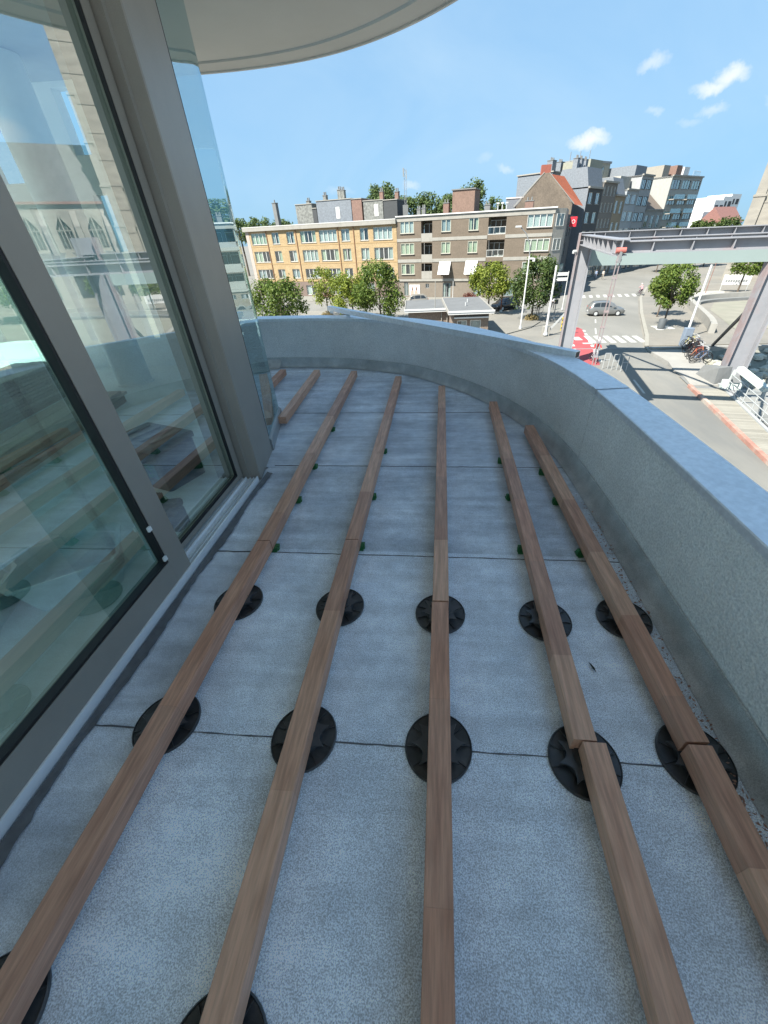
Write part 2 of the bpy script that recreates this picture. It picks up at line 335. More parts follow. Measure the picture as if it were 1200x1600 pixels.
# travel runs from the far left end towards the near right; the inside is to the right of travel
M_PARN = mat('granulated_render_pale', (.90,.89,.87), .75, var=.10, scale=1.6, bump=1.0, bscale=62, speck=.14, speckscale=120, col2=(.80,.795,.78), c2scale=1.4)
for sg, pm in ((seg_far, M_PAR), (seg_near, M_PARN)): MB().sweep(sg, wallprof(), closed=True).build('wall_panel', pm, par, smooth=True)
MB().sweep(WP[isp-1:isp+3], [(-.004,-.1),(-.004,ZTOP-.02),(-.02,ZTOP-.02),(-.02,-.1)], closed=True).build('joint_filler', M_SEAM, par)
for sg in (seg_far, seg_near):
    MB().sweep(sg, [(.008,ZTOP-.030),(.008,ZTOP-.004),(.004,ZTOP),(-.172,ZTOP+.004),(-.176,ZTOP),(-.176,ZTOP-.04),(-.172,ZTOP-.04),(-.17,ZTOP-.0125),(.003,ZTOP-.0125),(.003,ZTOP-.030)], closed=True).build('coping', M_COP, par)
MB().sweep([tuple(Vector(WP[isp])-dj*.028), tuple(Vector(WP[isp])+dj*.03)], [(.011,ZTOP-.03),(.010,ZTOP+.003),(-.17,ZTOP+.007),(-.179,ZTOP-.03)]).build('coping_joint_cover', M_COP, par)
b = MB(); b.sweep(WP[4:], [(.062,.008),(.056,.0125),(.045,.016),(.032,.028),(.020,.062),(.010,.100),(.009,.108),(.002,.110)]); b.build('upstand_membrane', M_UP, par, smooth=True)
b = MB(); b.sweep(WP[:9], [(.14,.008),(.13,.0125),(.10,.014),(.06,.030),(.03,.06),(.012,.09),(.002,.096)]); b.build('upstand_membrane', mat('upstand_pale',(.5,.5,.49),.7,var=.2,scale=5,bump=.5,bscale=18,col2=(.18,.18,.18),c2scale=4), par, smooth=True)

# loose aluminium profile lying across the coping
p0 = Vector((-1.29,5.13,.625)); p1 = Vector((.985,2.91,.582))
lp = empty('metal_profile', ((p0+p1)/2), 'long loose grey metal profile lying across the parapet coping', 'metal profile'); c0 = (p0+p1)/2
b = MB(); d = (p1-p0).normalized(); sd_ = d.cross(Vector((0,0,1))).normalized()
b.beam(p0-c0, p1-c0, .062, .004); 
for s in (-1, 1): b.beam(p0-c0+sd_*s*.029-Vector((0,0,.022)), p1-c0+sd_*s*.029-Vector((0,0,.022)), .004, .042)
b.beam(p0-c0-Vector((0,0,.043)), p1-c0-Vector((0,0,.043)), .060, .003)
b.build('channel', M_COP, lp)
b = MB(); b.beam(p1-c0-d*.006-Vector((0,0,.022)), p1-c0-d*.001-Vector((0,0,.022)), .052, .036); b.build('end_plug', M_RUB, lp)
for t in (.012, .12):
    q = p0+(p1-p0)*t-c0
    b = MB(); b.beam(q+Vector((0,0,-.045)), Vector((q.x,q.y,ZTOP+.006-c0.z)), .006, .045, upv=(1,0,0)); b.build('fixing_leg', M_ALU, lp)

# ------------------------------------------------------------------ joists
ZJ0, ZJ1, JW = .036, .096, .065
def joist(p, q, label, segs, dz=0, seed=0):
    p = Vector(p); q = Vector(q); L = (q-p).length; rz = math.atan2(-(q-p).x, (q-p).y)
    j = empty('joist', (p.x, p.y, ZJ0+dz), label, 'wooden joist', 'hardwood deck joists', rz)
    r = random.Random(seed); ys = [0]+[L*s for s in segs]+[L]
    k = r.randrange(4)
    for a, b_ in zip(ys[:-1], ys[1:]):
        b = MB(); h = ZJ1-ZJ0; c = .0022; pr = [(-JW/2,0),(JW/2,0),(JW/2,h-c),(JW/2-c,h),(-JW/2+c,h),(-JW/2,h-c)]; a2 = a+.0002; b2 = b_-.0002
        b.add([(x,a2,z) for x,z in pr]+[(x,b2,z) for x,z in pr], [tuple(range(6)), tuple(range(11,5,-1))]+[(i,(i+1)%6,6+(i+1)%6,6+i) for i in range(6)]); o = b.build('timber_length', WOODS[k % 4], j); k += r.choice((1,2,3))
    return j
J = [
 ((-1.71,3.72),(-1.74,4.40),'short stub of hardwood joist farthest left, mostly hidden behind the glass corner',[.5]),
 ((-1.275,2.98),(-1.335,4.36),'short hardwood joist ending beside the curved glass corner',[.42]),
 ((-.832,1.397),(-.90,4.29),'far length of the joist nearest the sliding door, running to the far parapet',[.08,.32,.55,.8]),
 ((-.845,-.75),(-.832,1.392),'near length of the joist nearest the sliding door',[.25,.62]),
 ((-.398,1.417),(-.392,4.07),'far length of the second joist from the sliding door',[.16,.34,.6,.83]),
 ((-.396,-.75),(-.398,1.412),'near length of the second joist from the sliding door',[.2,.52,.8]),
 ((.028,1.046),(.056,3.74),'far length of the middle joist, ending at a dark saw gap above a black pedestal',[.14,.36,.52,.78]),
 ((.010,-.75),(.026,1.038),'near length of the middle joist, running out under the camera',[.52,.78]),
 ((.436,.545),(.492,3.29),'far length of the second joist from the right parapet, overlapped by the nearer length',[.1,.27,.45,.62,.85]),
 ((.437,-.75),(.458,.540),'near length of the second joist from the right parapet, set slightly to the right',[.55]),
 ((.745,.557),(.700,2.78),'far length of the joist closest to the right-hand parapet',[.06,.2,.36,.55,.78]),
 ((.742,-.75),(.747,.549),'near length of the joist closest to the right-hand parapet',[.45,.8]),
]
for i, (p, q, l, s) in enumerate(J): joist(p, q, l, s, seed=i+3, dz=.0012 if i in (9,) else 0)

# ------------------------------------------------------------------ pedestals
def pedestal():
    e = empty('pedestal', (0,0,0), 'x', 'deck pedestal', 'black adjustable deck pedestals')
    b = MB(); b.lathe([(.1015,.0),(.1015,.007),(.0985,.009),(.097,.0055),(.03,.0055),(.03,.003)], 40, cap=False); b.build('base_disc', M_PED, e, smooth=True)
    for k in range(10):
        t = 2*math.pi*k/10; b = MB(); b.beam((.052*math.cos(t),.052*math.sin(t),.0095), (.096*math.cos(t),.096*math.sin(t),.0070), .0022, .008); b.build('rib', M_PED, e)
    b = MB(); b.lathe([(.056,.0055),(.054,.020),(.050,.022),(.034,.022),(.034,.026)], 30, cap=False); b.build('hub', M_PED, e, smooth=True)
    # notched adjusting ring: eight lobes with concave scoops
    n = 64; vs = []; prof = []
    for k in range(n):
        t = 2*math.pi*k/n; u = (k % 8)/8; rr = .081-.027*max(0, math.sin(math.pi*u))**.6 if 0 < u < 1 else .081
        prof.append((rr*math.cos(t), rr*math.sin(t)))
    b = MB(); b.prism(prof, .0215, .0285); b.build('notched_ring', mat('ring_plastic',(.062,.066,.072),.33,var=.15,scale=25), e)
    b = MB(); b.lathe([(.036,.0285),(.036,.031),(.033,.0318),(.036,.0326),(.036,.0345),(.0,.0345)], 24, cap=False); b.build('threaded_head', M_PED, e, smooth=True)
    for s in (-1, 1): b = MB(); b.box(-.012+.0, .012, s*.041-.003, s*.041+.003, .0285, .0345); b.build('clip_tab', M_PED, e)
    return e
ped0 = pedestal()
PS = [(-.845,1.08,'far row, under the joist nearest the sliding door'),(-.395,1.07,'far row, under the second joist from the door'),(.028,1.05,'far row, beneath the saw gap of the middle joist'),(.445,1.035,'far row, under the second joist from the right parapet'),(.755,1.055,'far row, closest to the right parapet'),
      (-.865,.565,'near row, under the joist nearest the sliding door'),(-.40,.545,'near row, under the second joist from the door'),(.02,.54,'near row, under the middle joist'),(.445,.525,'near row, where two joist lengths overlap'),(.765,.55,'near row, under the joist break beside the right parapet'),
      (-.405,-.05,'cut by the bottom edge, under the second joist'),(-.89,-.03,'in the bottom left corner, under the joist nearest the door')]
for i, (x, y, l) in enumerate(PS):
    o = ped0 if i == 0 else copy_tree(ped0)
    o.location = (x, y, .0085); o.rotation_euler.z = rng.uniform(0, 6.28); o['label'] = 'round black plastic deck pedestal, '+l
# ------------------------------------------------------------------ green levelling wedges under the far joists
def wedge():
    e = empty('levelling_wedge', (0,0,0), 'x', 'wedge', 'green plastic levelling wedges')
    for k in range(3):
        b = MB(); z = .002+k*.009; b.box(-.048+.004*k, .044+.003*k, -.022+.003*k, .022-.002*k, z, z+.007); b.build('plate', M_GRN, e)
    b = MB(); b.box(-.05,-.040,-.008,.008,.002,.036); b.box(.042,.050,-.008,.008,.002,.032); b.build('tab', M_GRN, e)
    return e
w0 = wedge(); WS = []
for jx, nm, ys in ((lambda y: -.832-.0235*(y-1.39), 'the joist nearest the sliding door', (1.43,1.86,2.28,2.9)), (lambda y: -.397, 'the second joist from the sliding door', (1.45,1.9,2.5)), (lambda y: .436+.02*(y-.54), 'the second joist from the right parapet', (1.45,1.92,2.35)), (lambda y: .745-.02*(y-.55), 'the joist beside the right parapet', (1.44,1.87,2.2))):
    for k, y in enumerate(ys): WS.append((jx(y), y, '%s green wedge from the camera under %s' % (('first','second','third','fourth')[k], nm)))
for i, (x, y, l) in enumerate(WS):
    o = w0 if i == 0 else copy_tree(w0); o.location = (x, y, .006); o.rotation_euler.z = rng.uniform(-.25,.25); o['label'] = l
# ------------------------------------------------------------------ debris
M_LEAF = mat('dry_leaf', (.34,.20,.15), .8, var=.4, scale=30)
b = MB(); r = random.Random(11)
for k in range(330):
    y = r.choice((r.gauss(.72,.18), r.gauss(.35,.1), r.gauss(1.35,.25), r.uniform(.2,2.0))); x = min(.862,.838+r.gauss(0,.014))
    if y > 1.9: x -= .04
    s = r.uniform(.002,.0085); a = r.uniform(0,6.3); e = r.uniform(.25,.6)*s; z = .0125+r.uniform(0,.004); t = r.uniform(-.003,.003)
    ca, sa = math.cos(a), math.sin(a)
    b.add([(x-s*ca,y-s*sa,z),(x-e*sa,y+e*ca,z+t),(x+s*ca,y+s*sa,z),(x+e*sa,y-e*ca,z-t*.3)], [(0,1,2,3)])
tag(b.build('leaf_litter', M_LEAF, fix=False), 'reddish brown leaf crumbs gathered along the foot of the right parapet', 'debris', kind='stuff')
b = MB()
for sx in (-1,1): b.add([(0,-.02,.0),(sx*.0045,-.004,.003),(sx*.003,.012,.003),(0,.024,.0)], [(0,1,2,3)])
lf = tag(b.build('fallen_leaf', mat('dark_leaf',(.04,.045,.03),.7), loc=(.565,.83,.0125)), 'single small dark leaf lying on the membrane between the two right joists', 'leaf'); lf.rotation_euler.z = .35
# pale scuffs on the membrane
M_SCUFF = mat('chalk_mark', (.5,.52,.54), .9, var=.3, scale=60)

# ================================================================== OUR BUILDING: canopy, door, glass corner, room
XT = -1.14
ZC = 2.60
can = empty('canopy', (0,0,ZC), 'pale grey curved roof slab overhanging the balcony', 'canopy')
EDGE = [(-6.5,4.98),(-3.2,5.16),(-2.4,5.22),(-1.75,5.2),(-1.15,5.08),(-.65,4.86),(-.2,4.54),(.2,4.13),(.5,3.66),(.72,3.1),(.84,2.5),(.88,1.8),(.88,.5),(.88,-6.0)]
EP = catmull(EDGE, 6)
def inset(path, o): 
    out = []
    for i, p in enumerate(path):
        a = Vector(path[max(i-1,0)]); c = Vector(path[min(i+1,len(path)-1)]); d = (c-a).normalized(); out.append((p[0]+d.y*o, p[1]-d.x*o))
    return out
I1 = inset(EP, .20); I2 = inset(EP, .215)
k0 = max(range(len(I2)), key=lambda i: I2[i][1]); vs = []
for x, y in I2[k0:]: vs += [(-6.5,y,.012),(x,y,.012)]
b = MB(); b.add(vs, [(2*i,2*i+1,2*i+3,2*i+2) for i in range(len(vs)//2-1)]); b.build('soffit', M_SOF, can, fix=False)
b = MB(); b.prism([(-6.5,-6),(.6,-6),(.6,2.2),(-.6,4.3),(-6.5,4.6)], .03, .3); b.build('slab_core', M_SOF, can)
b = MB(); b.sweep(EP, [(.0,.0),(.0,.38),(.20,.38),(.20,.0)], closed=True); b.build('edge_band', M_SOF, can, smooth=False)
b = MB(); b.sweep(EP, [(-.012,-.012),(-.012,.06),(.010,.06),(.010,-.012)], closed=True); b.build('drip_edge', mat('pale_trim',(.55,.55,.52),.5), can)

up = tag(MB().box(-6.5,-1.22,-6,4.7,ZC+.39,5.6).build('upper_storey', M_SOF), kind='structure')  # unseen mass, height set to shade the balcony and leave the street sunlit
# room seen through the glass
M_RF = mat('screed_floor', (.74,.76,.74), .6, var=.12, scale=1.5)
M_RW = mat('room_plaster', (.84,.84,.82), .9, var=.04)
RP = [(-6.5,-6),(-1.33,-6),(-1.33,2.55),(-1.46,3.22),(-1.85,3.62),(-2.75,4.35),(-2.8,4.9),(-6.5,4.9)]
room = tag(MB().prism(RP,-.1,.03).build('room_floor', M_RF), kind='structure')
def holes(x0, x1, z0, z1, ops, y, depth, mb, m=0):     # wall in the xz plane with openings and reveals
    xs = sorted({x0, x1, *[a for o in ops for a in o[:2]]}); zs = sorted({z0, z1, *[a for o in ops for a in o[2:4]]})
    for i in range(len(xs)-1):
        for k in range(len(zs)-1):
            cx = (xs[i]+xs[i+1])/2; cz = (zs[k]+zs[k+1])/2
            if any(o[0] < cx < o[1] and o[2] < cz < o[3] for o in ops): continue
            mb.quad((xs[i],y,zs[k]),(xs[i+1],y,zs[k]),(xs[i+1],y,zs[k+1]),(xs[i],y,zs[k+1]), m)
    for a, c, e, f in [o[:4] for o in ops]:
        mb.quad((a,y,e),(a,y,f),(a,y+depth,f),(a,y+depth,e), m); mb.quad((c,y,e),(c,y+depth,e),(c,y+depth,f),(c,y,f), m)
        mb.quad((a,y,f),(c,y,f),(c,y+depth,f),(a,y+depth,f), m); mb.quad((a,y,e),(a,y+depth,e),(c,y+depth,e),(c,y,e), m)
    return mb
b = MB(); holes(-6.5,-2.75,.03,ZC,[(-3.56,-3.40,.35,1.74),(-3.56,-3.40,2.04,2.5),(-4.32,-4.10,.35,1.66),(-4.52,-4.12,1.86,2.3),(-5.6,-5.0,.35,2.3)],4.9,.12,b); tag(b.build('room_end_wall', M_RW, fix=False), kind='structure')
bwall = MB(); holes(-6,5,.03,ZC,[(-5.8,-3.1,.08,2.5),(-2.9,-.2,.08,2.5),(.0,2.7,.08,2.5),(2.9,4.8,.08,2.5)],0,.1,bwall)  # unseen back wall; wide openings added to let daylight brighten the room
bwall.v = [(-6.5-y,x,z) for x,y,z in bwall.v]; tag(bwall.build('room_back_wall', M_RW, fix=False), kind='structure')
b = MB(); holes(-6.5,1.2,-.1,ZC+.4,[(-6.3,-4.2,.08,2.5),(-4.0,-1.6,.08,2.5)],-6.0,-.12,b); b.quad((-6.5,-6,ZC+.4),(1.2,-6,ZC+.4),(1.2,-6,5.6),(-6.5,-6,5.6)); tag(b.build('room_near_wall', M_RW, fix=False), kind='structure')  # out-of-view openings added so sun bounces off the floor into the room
b = MB(); b.prism(RP,ZC-.06,ZC+.005); tag(b.build('room_ceiling', mat('room_ceiling_paint',(.36,.37,.36),.9), fix=True), kind='structure')

# sliding door ------------------------------------------------------------
dr = empty('sliding_door', (XT,0,0), 'large sliding glass door with bronze grey frame beside the balcony', 'door')
b = MB(); b.box(-.185,-.008,-1.6,2.09,.004,.030); b.build('threshold', M_ALU, dr)
for x, wd, h, m in ((-.003,.006,.052,M_ALUB),(-.030,.005,.044,M_ALU),(-.052,.008,.040,M_ALU),(-.082,.005,.046,M_ALUB),(-.105,.012,.040,M_ALU),(-.128,.005,.048,M_ALU),(-.155,.016,.050,M_BRZ)):
    b = MB(); b.box(x-wd, x, -1.6, 2.088, .0305 if x < -.006 else .010, h); b.build('track_rail', m, dr)
sash = MB(); sash.box(-.062,-.010,1.158,1.265,.052,2.52); sash.box(-.062,-.010,-1.6,1.1575,.052,.165); sash.box(-.062,-.010,-1.6,1.1575,2.42,2.52)
s_o = sash.build('sash_frame', M_BRZ, dr)
b = MB(); b.quad((-.037,-1.6,.172),(-.037,1.148,.172),(-.037,1.148,2.41),(-.037,-1.6,2.41)); b.build('sash_glass', G_DOOR, dr, fix=False)
b = MB(); b.box(-.046,-.012,1.1465,1.1575,.166,2.41); b.box(-.046,-.012,-1.6,1.1465,.1655,.176); b.build('gasket', M_RUB, dr)
for z in (.345,.155+.03):
    b = MB(); b.box(-.012,-.0035,1.138,1.156,z,z+.02); b.build('glazing_clip', M_WHP, dr)
b = MB(); b.box(-.062,-.0095,-1.6,1.2355,.1652,.1665); 
fx = MB(); fx.box(-.150,-.105,2.035,2.088,.05,2.52); fx.box(-.150,-.105,.9,2.034,.052,.082); fx.box(-.150,-.105,.9,2.034,2.46,2.52); fx.build('fixed_frame', M_BRZ, dr)
b = MB(); b.quad((-.127,.9,.0825),(-.127,2.034,.0825),(-.127,2.034,2.46),(-.127,.9,2.46)); b.build('fixed_glass', G_DOOR, dr, fix=False)
b = MB(); b.box(-.118,-.106,.9,2.034,.0825,.096); b.box(-.118,-.106,2.020,2.034,.0965,2.46); b.build('gasket', M_RUB, dr)
b = MB(); b.box(-.185,-.004,-1.6,2.09,2.521,2.612); b.build('head_rail', M_BRZ, dr)
# post
po = MB(); po.prism([(-1.30,2.095),(-1.205,2.095),(-1.202,2.112),(-1.150,2.125),(-1.148,2.134),(-1.222,2.545),(-1.42,2.545),(-1.42,2.095)], .004, 2.612)
tag(po.build('door_post', M_BRZ), 'broad bronze grey metal post between sliding door and curved glass', 'post')
# curved glass corner
GC = [(-1.229,2.55),(-1.2335,2.57),(-1.277,2.755),(-1.307,2.89),(-1.337,3.03),(-1.366,3.165),(-1.376,3.195),(-1.40,3.225),(-1.44,3.255),(-1.85,3.575),(-2.3,3.95),(-2.75,4.30)]
gc = empty('glass_corner', (0,0,0), 'tall curved glass pane rounding the corner beyond the metal post', 'window')
MB().sweep(GC, [(0,.10),(0,2.60)]).build('curved_pane', G_CURV, gc, smooth=True)
MB().sweep(GC, [(.018,.004),(.018,.085),(.006,.10),(-.03,.10),(-.03,.004)], closed=True).build('base_rail', mat('base_rail_metal',(.36,.37,.37),.45,.3), gc)
MB().sweep(GC, [(.012,2.53),(.012,2.606),(-.03,2.606),(-.03,2.53)], closed=True).build('top_rail', M_BRZ, gc)
b = MB(); b.sweep(GC[:2], [(.003,.11),(.003,2.58),(-.012,2.58),(-.012,.11)], closed=True); b.build('edge_seal', M_RUB, gc)
# things in the room
cl = empty('column', (-3.42,4.22,.03), 'white round column standing inside behind the glass', 'column')
b = MB(); b.lathe([(.17,.02),(.17,2.5)], 32); b.build('shaft', mat('column_paint',(.72,.76,.76),.5), cl, smooth=True)
b = MB(); b.lathe([(.185,0),(.185,.018),(.172,.022)], 32); b.build('base_ring', M_WHP, cl, smooth=True)
M_BRD = [mat('stored_board_%d' % i, c, .55, var=.2, scale=4, aniso=(20,1.5,20), rnd=.15) for i, c in enumerate([(.46,.33,.24),(.52,.39,.29),(.42,.29,.21)])]
def stack(loc, rz, n, L, label):
    st = empty('board_stack', loc, label, 'boards', 'stacks of decking boards indoors', rz); r = random.Random(n)
    for k in range(n):
        for c in range(3):
            b = MB(); off = r.uniform(-.09,.09); x = -.23+c*.153; b.bbox(x, x+.145, off, L+off, .03*k, .03*k+.025, .003); b.build('board', M_BRD[(k+c) % 3], st)
stack((-2.95,1.5,.03), R(10), 4, 2.1, 'low stack of decking boards on the room floor nearer the glass')
stack((-3.75,1.2,.03), R(8), 11, 2.7, 'tall stack of decking boards in front of the white column')
bx = empty('tool_crate', (-1.78,2.12,.03), 'dark plastic tool crate with ridged lid behind the fixed glass', 'crate', rz=R(-20))
M_CR = mat('crate_plastic', (.05,.062,.062), .4, var=.2)
b = MB(); b.bbox(-.20,.20,-.14,.14,0,.26,.015); b.build('body', M_CR, bx)
b = MB(); b.bbox(-.21,.21,-.15,.15,.262,.30,.012); b.build('lid', mat('crate_lid',(.11,.13,.13),.45), bx)
for k in range(4): b = MB(); b.box(-.16+.09*k,-.12+.09*k,-.10,.10,.3002,.308); b.build('lid_rib', mat('crate_rib',(.2,.22,.22),.5), bx)
b = MB(); b.box(.05,.14,-.1425,-.1402,.08,.18); b.build('sticker', mat('blue_green_sticker',(.05,.22,.18),.5,col2=(.08,.12,.3),c2scale=30), bx)
b = MB(); b.tube([(-.10,-.15,.20),(-.10,-.185,.21),(.0,-.19,.215),(.10,-.185,.21),(.10,-.15,.20)],.008,6); b.build('handle', M_CR, bx, smooth=True)
tubm = mat('translucent_tub', (.50,.62,.60), .35, var=.1)
def tub(loc, rz, sx, label):
    e = empty('plastic_tub', loc, label, 'tub', rz=rz)
    b = MB(); r0 = [(-1,-.6),(-.85,-.8),(.85,-.8),(1,-.6),(1,.6),(.85,.8),(-.85,.8),(-1,.6)]; vs = []
    for sc, z in ((.80,0),(.98,.15),(1.04,.155),(1.04,.165),(.95,.16),(.76,.012)): vs += [(x*.2*sc*sx, y*.2*sc, z) for x, y in r0]
    fs = [(8*i+k, 8*i+(k+1)%8, 8*i+8+(k+1)%8, 8*i+8+k) for i in range(5) for k in range(8)]+[tuple(range(40,48)), tuple(range(7,-1,-1))]
    b.add(vs, fs); b.build('basin', tubm, e)
    b = MB(); b.tube([(-.2*sx,0,.16),(-.21*sx,0,.2),(-.05,0,.26),(.1,0,.25),(.21*sx,0,.2),(.2*sx,0,.16)],.004,6); b.build('bail_handle', M_ALU, e, smooth=True)
tub((-1.62,1.16,.03), R(35), 1.0, 'pale translucent plastic tub on the room floor nearest the door stile')
tub((-1.98,.88,.03), R(20), 1.25, 'larger pale plastic tub farther inside the room')
b = MB(); b.box(-.09,.09,-.05,.05,0,.10); b.box(-.05,.02,-.03,.03,.10,.2); b.tube([(-.02,0,.14),(.12,0,.16)],.025,8); dl = b.build('power_drill', mat('tool_dark',(.045,.035,.035),.5), loc=(-1.45,1.58,.03)); tag(dl, 'dark power tool lying on the room floor just behind the glass', 'tool')

# ================================================================== TOWN
ZS = -8.0
exec_town = True
M_GND = mat('pale_concrete', (.2,.19,.163), .9, var=.10, scale=.35, col2=(.165,.16,.142), c2scale=.12, c2lo=.42, c2hi=.62, speck=.06, speckscale=8)
M_ROAD = mat('road_surface', (.165,.163,.146), .85, var=.09, scale=.4, col2=(.198,.193,.172), c2scale=.15, c2lo=.4, c2hi=.65, aniso=(1,.35,1), speck=.06, speckscale=10)
M_DECK = mat('deck_asphalt', (.138,.14,.13), .85, var=.10, scale=.5, col2=(.185,.18,.158), c2scale=.22, c2lo=.42, c2hi=.6, aniso=(1,.3,1))
M_PAINT = mat('road_paint', (.40,.40,.37), .8, var=.12, scale=3)
M_RED = mat('red_lane', (.30,.06,.065), .85, var=.15, scale=1)
M_STONE = mat('church_stone', (.26,.245,.21), .9, var=.18, scale=1.2, bump=.5, bscale=6, col2=(.19,.18,.158), c2scale=.6, aniso=(.6,.6,2.2))
M_CONC = mat('concrete', (.27,.262,.235), .85, var=.1, scale=1.2)
M_CONCD = mat('grey_concrete', (.16,.165,.16), .85, var=.12, scale=1.5)
M_WHITE = mat('white_paint', (.55,.55,.53), .5, var=.04)
M_STEEL = mat('grey_steel_paint', (.24,.245,.26), .5, var=.12, scale=1.1, col2=(.25,.19,.185), c2scale=.55, c2lo=.56, c2hi=.75)
M_STEELP = mat('pinkish_steel', (.26,.205,.20), .6, var=.14, scale=1.6, col2=(.22,.22,.23), c2scale=.8)
M_TEAL = mat('pale_teal_steel', (.22,.275,.265), .5, var=.05, scale=.6)
M_DARK = mat('dark_void', (.02,.022,.024), .6)
M_GALV = mat('galvanised', (.5,.51,.5), .45, .3, var=.08)
M_RAILW = mat('rail_white', (.32,.335,.33), .5, var=.1, scale=6)
M_GREY = mat('mid_grey', (.2,.21,.21), .6)
M_FRM = mat('window_white', (.50,.50,.47), .5, var=.03)
M_FRMC = mat('window_cream', (.42,.42,.34), .5, var=.03)
M_YB = mat('yellow_brick', (.31,.225,.12), .9, var=.2, scale=6, col2=(.355,.265,.15), c2scale=.5, aniso=(1,1,2.4), speck=.12, speckscale=5)
M_BB = mat('brown_brick', (.130,.105,.078), .9, var=.12, scale=5, col2=(.15,.12,.09), c2scale=.4, aniso=(1,1,3), speck=.08, speckscale=5)
M_BAND = mat('concrete_band', (.27,.26,.23), .85, var=.07, scale=2, col2=(.21,.205,.18), c2scale=.7, c2lo=.5, c2hi=.75)
M_ROOF = mat('flat_roof', (.13,.135,.135), .9, var=.12, scale=.8)
M_SLATE = mat('slate', (.155,.175,.195), .7, var=.14, scale=3, aniso=(1,1,3), speck=.1, speckscale=4)
M_OR = mat('orange_tile', (.33,.085,.035), .85, var=.18, scale=3, speck=.15, speckscale=5)
M_RBR = mat('red_brown_brick', (.19,.12,.095), .9, var=.15, scale=4, speck=.1, speckscale=6)
M_CH = mat('charcoal_wall', (.05,.054,.056), .8, var=.12)
CURT = [mat('curtain_%d' % i, c, .9, var=.14, scale=9, aniso=(3,1,.05)) for i, c in enumerate([(.55,.56,.52),(.42,.46,.42),(.32,.36,.36),(.46,.50,.36)])]

b = MB(); b.quad((-1500,-700,ZS),(18.6,-700,ZS),(18.6,1500,ZS),(-1500,1500,ZS)); b.quad((18.6,38.3,ZS),(1500,38.3,ZS),(1500,1500,ZS),(18.6,1500,ZS))
tag(b.build('ground', M_GND, fix=False), kind='structure')
b = MB(); b.quad((17.5,-700,-10.2),(1500,-700,-10.2),(1500,34.6,-10.2),(17.5,34.6,-10.2)); tag(b.build('lower_quay', mat('quay_floor',(.24,.24,.22),.9,var=.2,scale=.5,col2=(.14,.155,.155),c2scale=.35), fix=False), kind='structure')
def poly_sheet(name, pts, z, m, parent=None):
    b = MB(); b.add([(x,y,z) for x,y in pts], [tuple(range(len(pts)))]); o = b.build(name, m, parent, fix=False)
    if parent is None: tag(o, kind='structure')
    return o
road = poly_sheet('road', [(6.5,39.6),(19.2,39.6),(21.0,44),(26.0,57.5),(31.4,71),(40,88),(62,116),(100,160),(92,166),(52,124),(34,104),(26,93),(21.5,84),(17.5,72),(-60,84),(-61,77),(9,62),(14.5,54),(14.3,48),(12,44),(7.5,42)], ZS+.004, M_ROAD)
# bridge deck
kx = lambda y: 15.5+(y-17.1)*.185
rx = lambda y: 17.6+(y-20.3)*.245
poly_sheet('bridge_deck', [(5.0,2),(kx(2),2),(kx(28.3),28.3),(18.9,37.5),(19.2,39.6),(6.5,39.6)], ZS+.006, M_DECK)
b = MB(); b.box(6.4,21.8,39.5,39.72,ZS,ZS+.012); tag(b.build('expansion_joint', M_GREY), 'dark steel expansion joint crossing the road at the far end of the bridge', 'joint')
wk = tag(MB().add([(kx(y)+.05,y,ZS+.06) for y in (4,30.5)]+[(rx(y)+.25,y,ZS+.06) for y in (30.5,4)], [(0,1,2,3)]).build('bridge_walkway', M_CONCD, fix=False), kind='structure')
M_PLK = mat('grey_plank', (.23,.22,.185), .85, var=.14, scale=4, aniso=(1,8,1), rnd=.14)
me_pl = MB().bbox(0,1,-.085,.085,0,.05,.006).mesh('plank', M_PLK)
for k in range(66):
    y = 14.6+k*.2; o = place('plank', me_pl, wk, (kx(y)+.12, y, ZS+.068), R(-10)); o.scale.x = rx(y)-kx(y)-.05
kb = empty('kerb_rail', (0,0,0), 'rust red steel kerb edging the wooden walkway on the bridge', 'kerb')
for a, c in ((10,16),(16,22),(22,28.2)):
    b = MB(); b.beam((kx(a),a,ZS+.11),(kx(c)-.003,c-.012,ZS+.11),.22,.2); b.build('kerb_length', mat('rusty_kerb',(.33,.17,.13),.8,var=.2,scale=2,col2=(.36,.33,.28),c2scale=.8), kb)
pv = tag(MB().prism([(17.7,28.3),(18.25,30.4),(18.3,32.0),(18.95,34.2),(19.05,37.5),(19.25,39.4),(23.2,39.4),(22.0,35),(20.3,31),(19.4,28.1)],ZS-.3,ZS+.13).build('side_pavement', M_CONC), kind='structure')
# plaza pavement beside the road, raised a kerb's height
poly = [(19.4,39.8),(21.2,44),(26.2,57.5),(31.6,71),(38,84),(60,84),(70,76),(70,39.8)]
plz = tag(MB().prism(poly, ZS-.2, ZS+.12).build('plaza', mat('plaza_paving',(.19,.177,.15),.9,var=.1,scale=.5,col2=(.16,.155,.135),c2scale=.15,speck=.05,speckscale=6)), kind='structure')
b = MB()
for a, c in zip(poly[:4], poly[1:5]): b.beam((a[0]+.18,a[1],ZS+.126),(c[0]+.18,c[1],ZS+.126),.36,.02)
tag(b.build('plaza_kerb', mat('kerb_stone',(.25,.24,.205),.85), None), kind='structure')
poly2 = [(-60,75),(-60,46),(7.0,46),(11,50),(12.8,53.5),(8.6,60.5)]
tag(MB().prism(poly2, ZS-.2, ZS+.10).build('west_pavement', M_GND), kind='structure')
tag(MB().prism([(-60,84.5+3),(-37.5,90.4),(-7,81.1),(18,73.6),(26.5,95),(30,104),(33,103.2),(22.3,84),(18.6,71.5),(-60,86.0)], ZS-.2, ZS+.11).build('north_pavement', mat('shop_pavement',(.2,.195,.17),.9)), kind='structure')
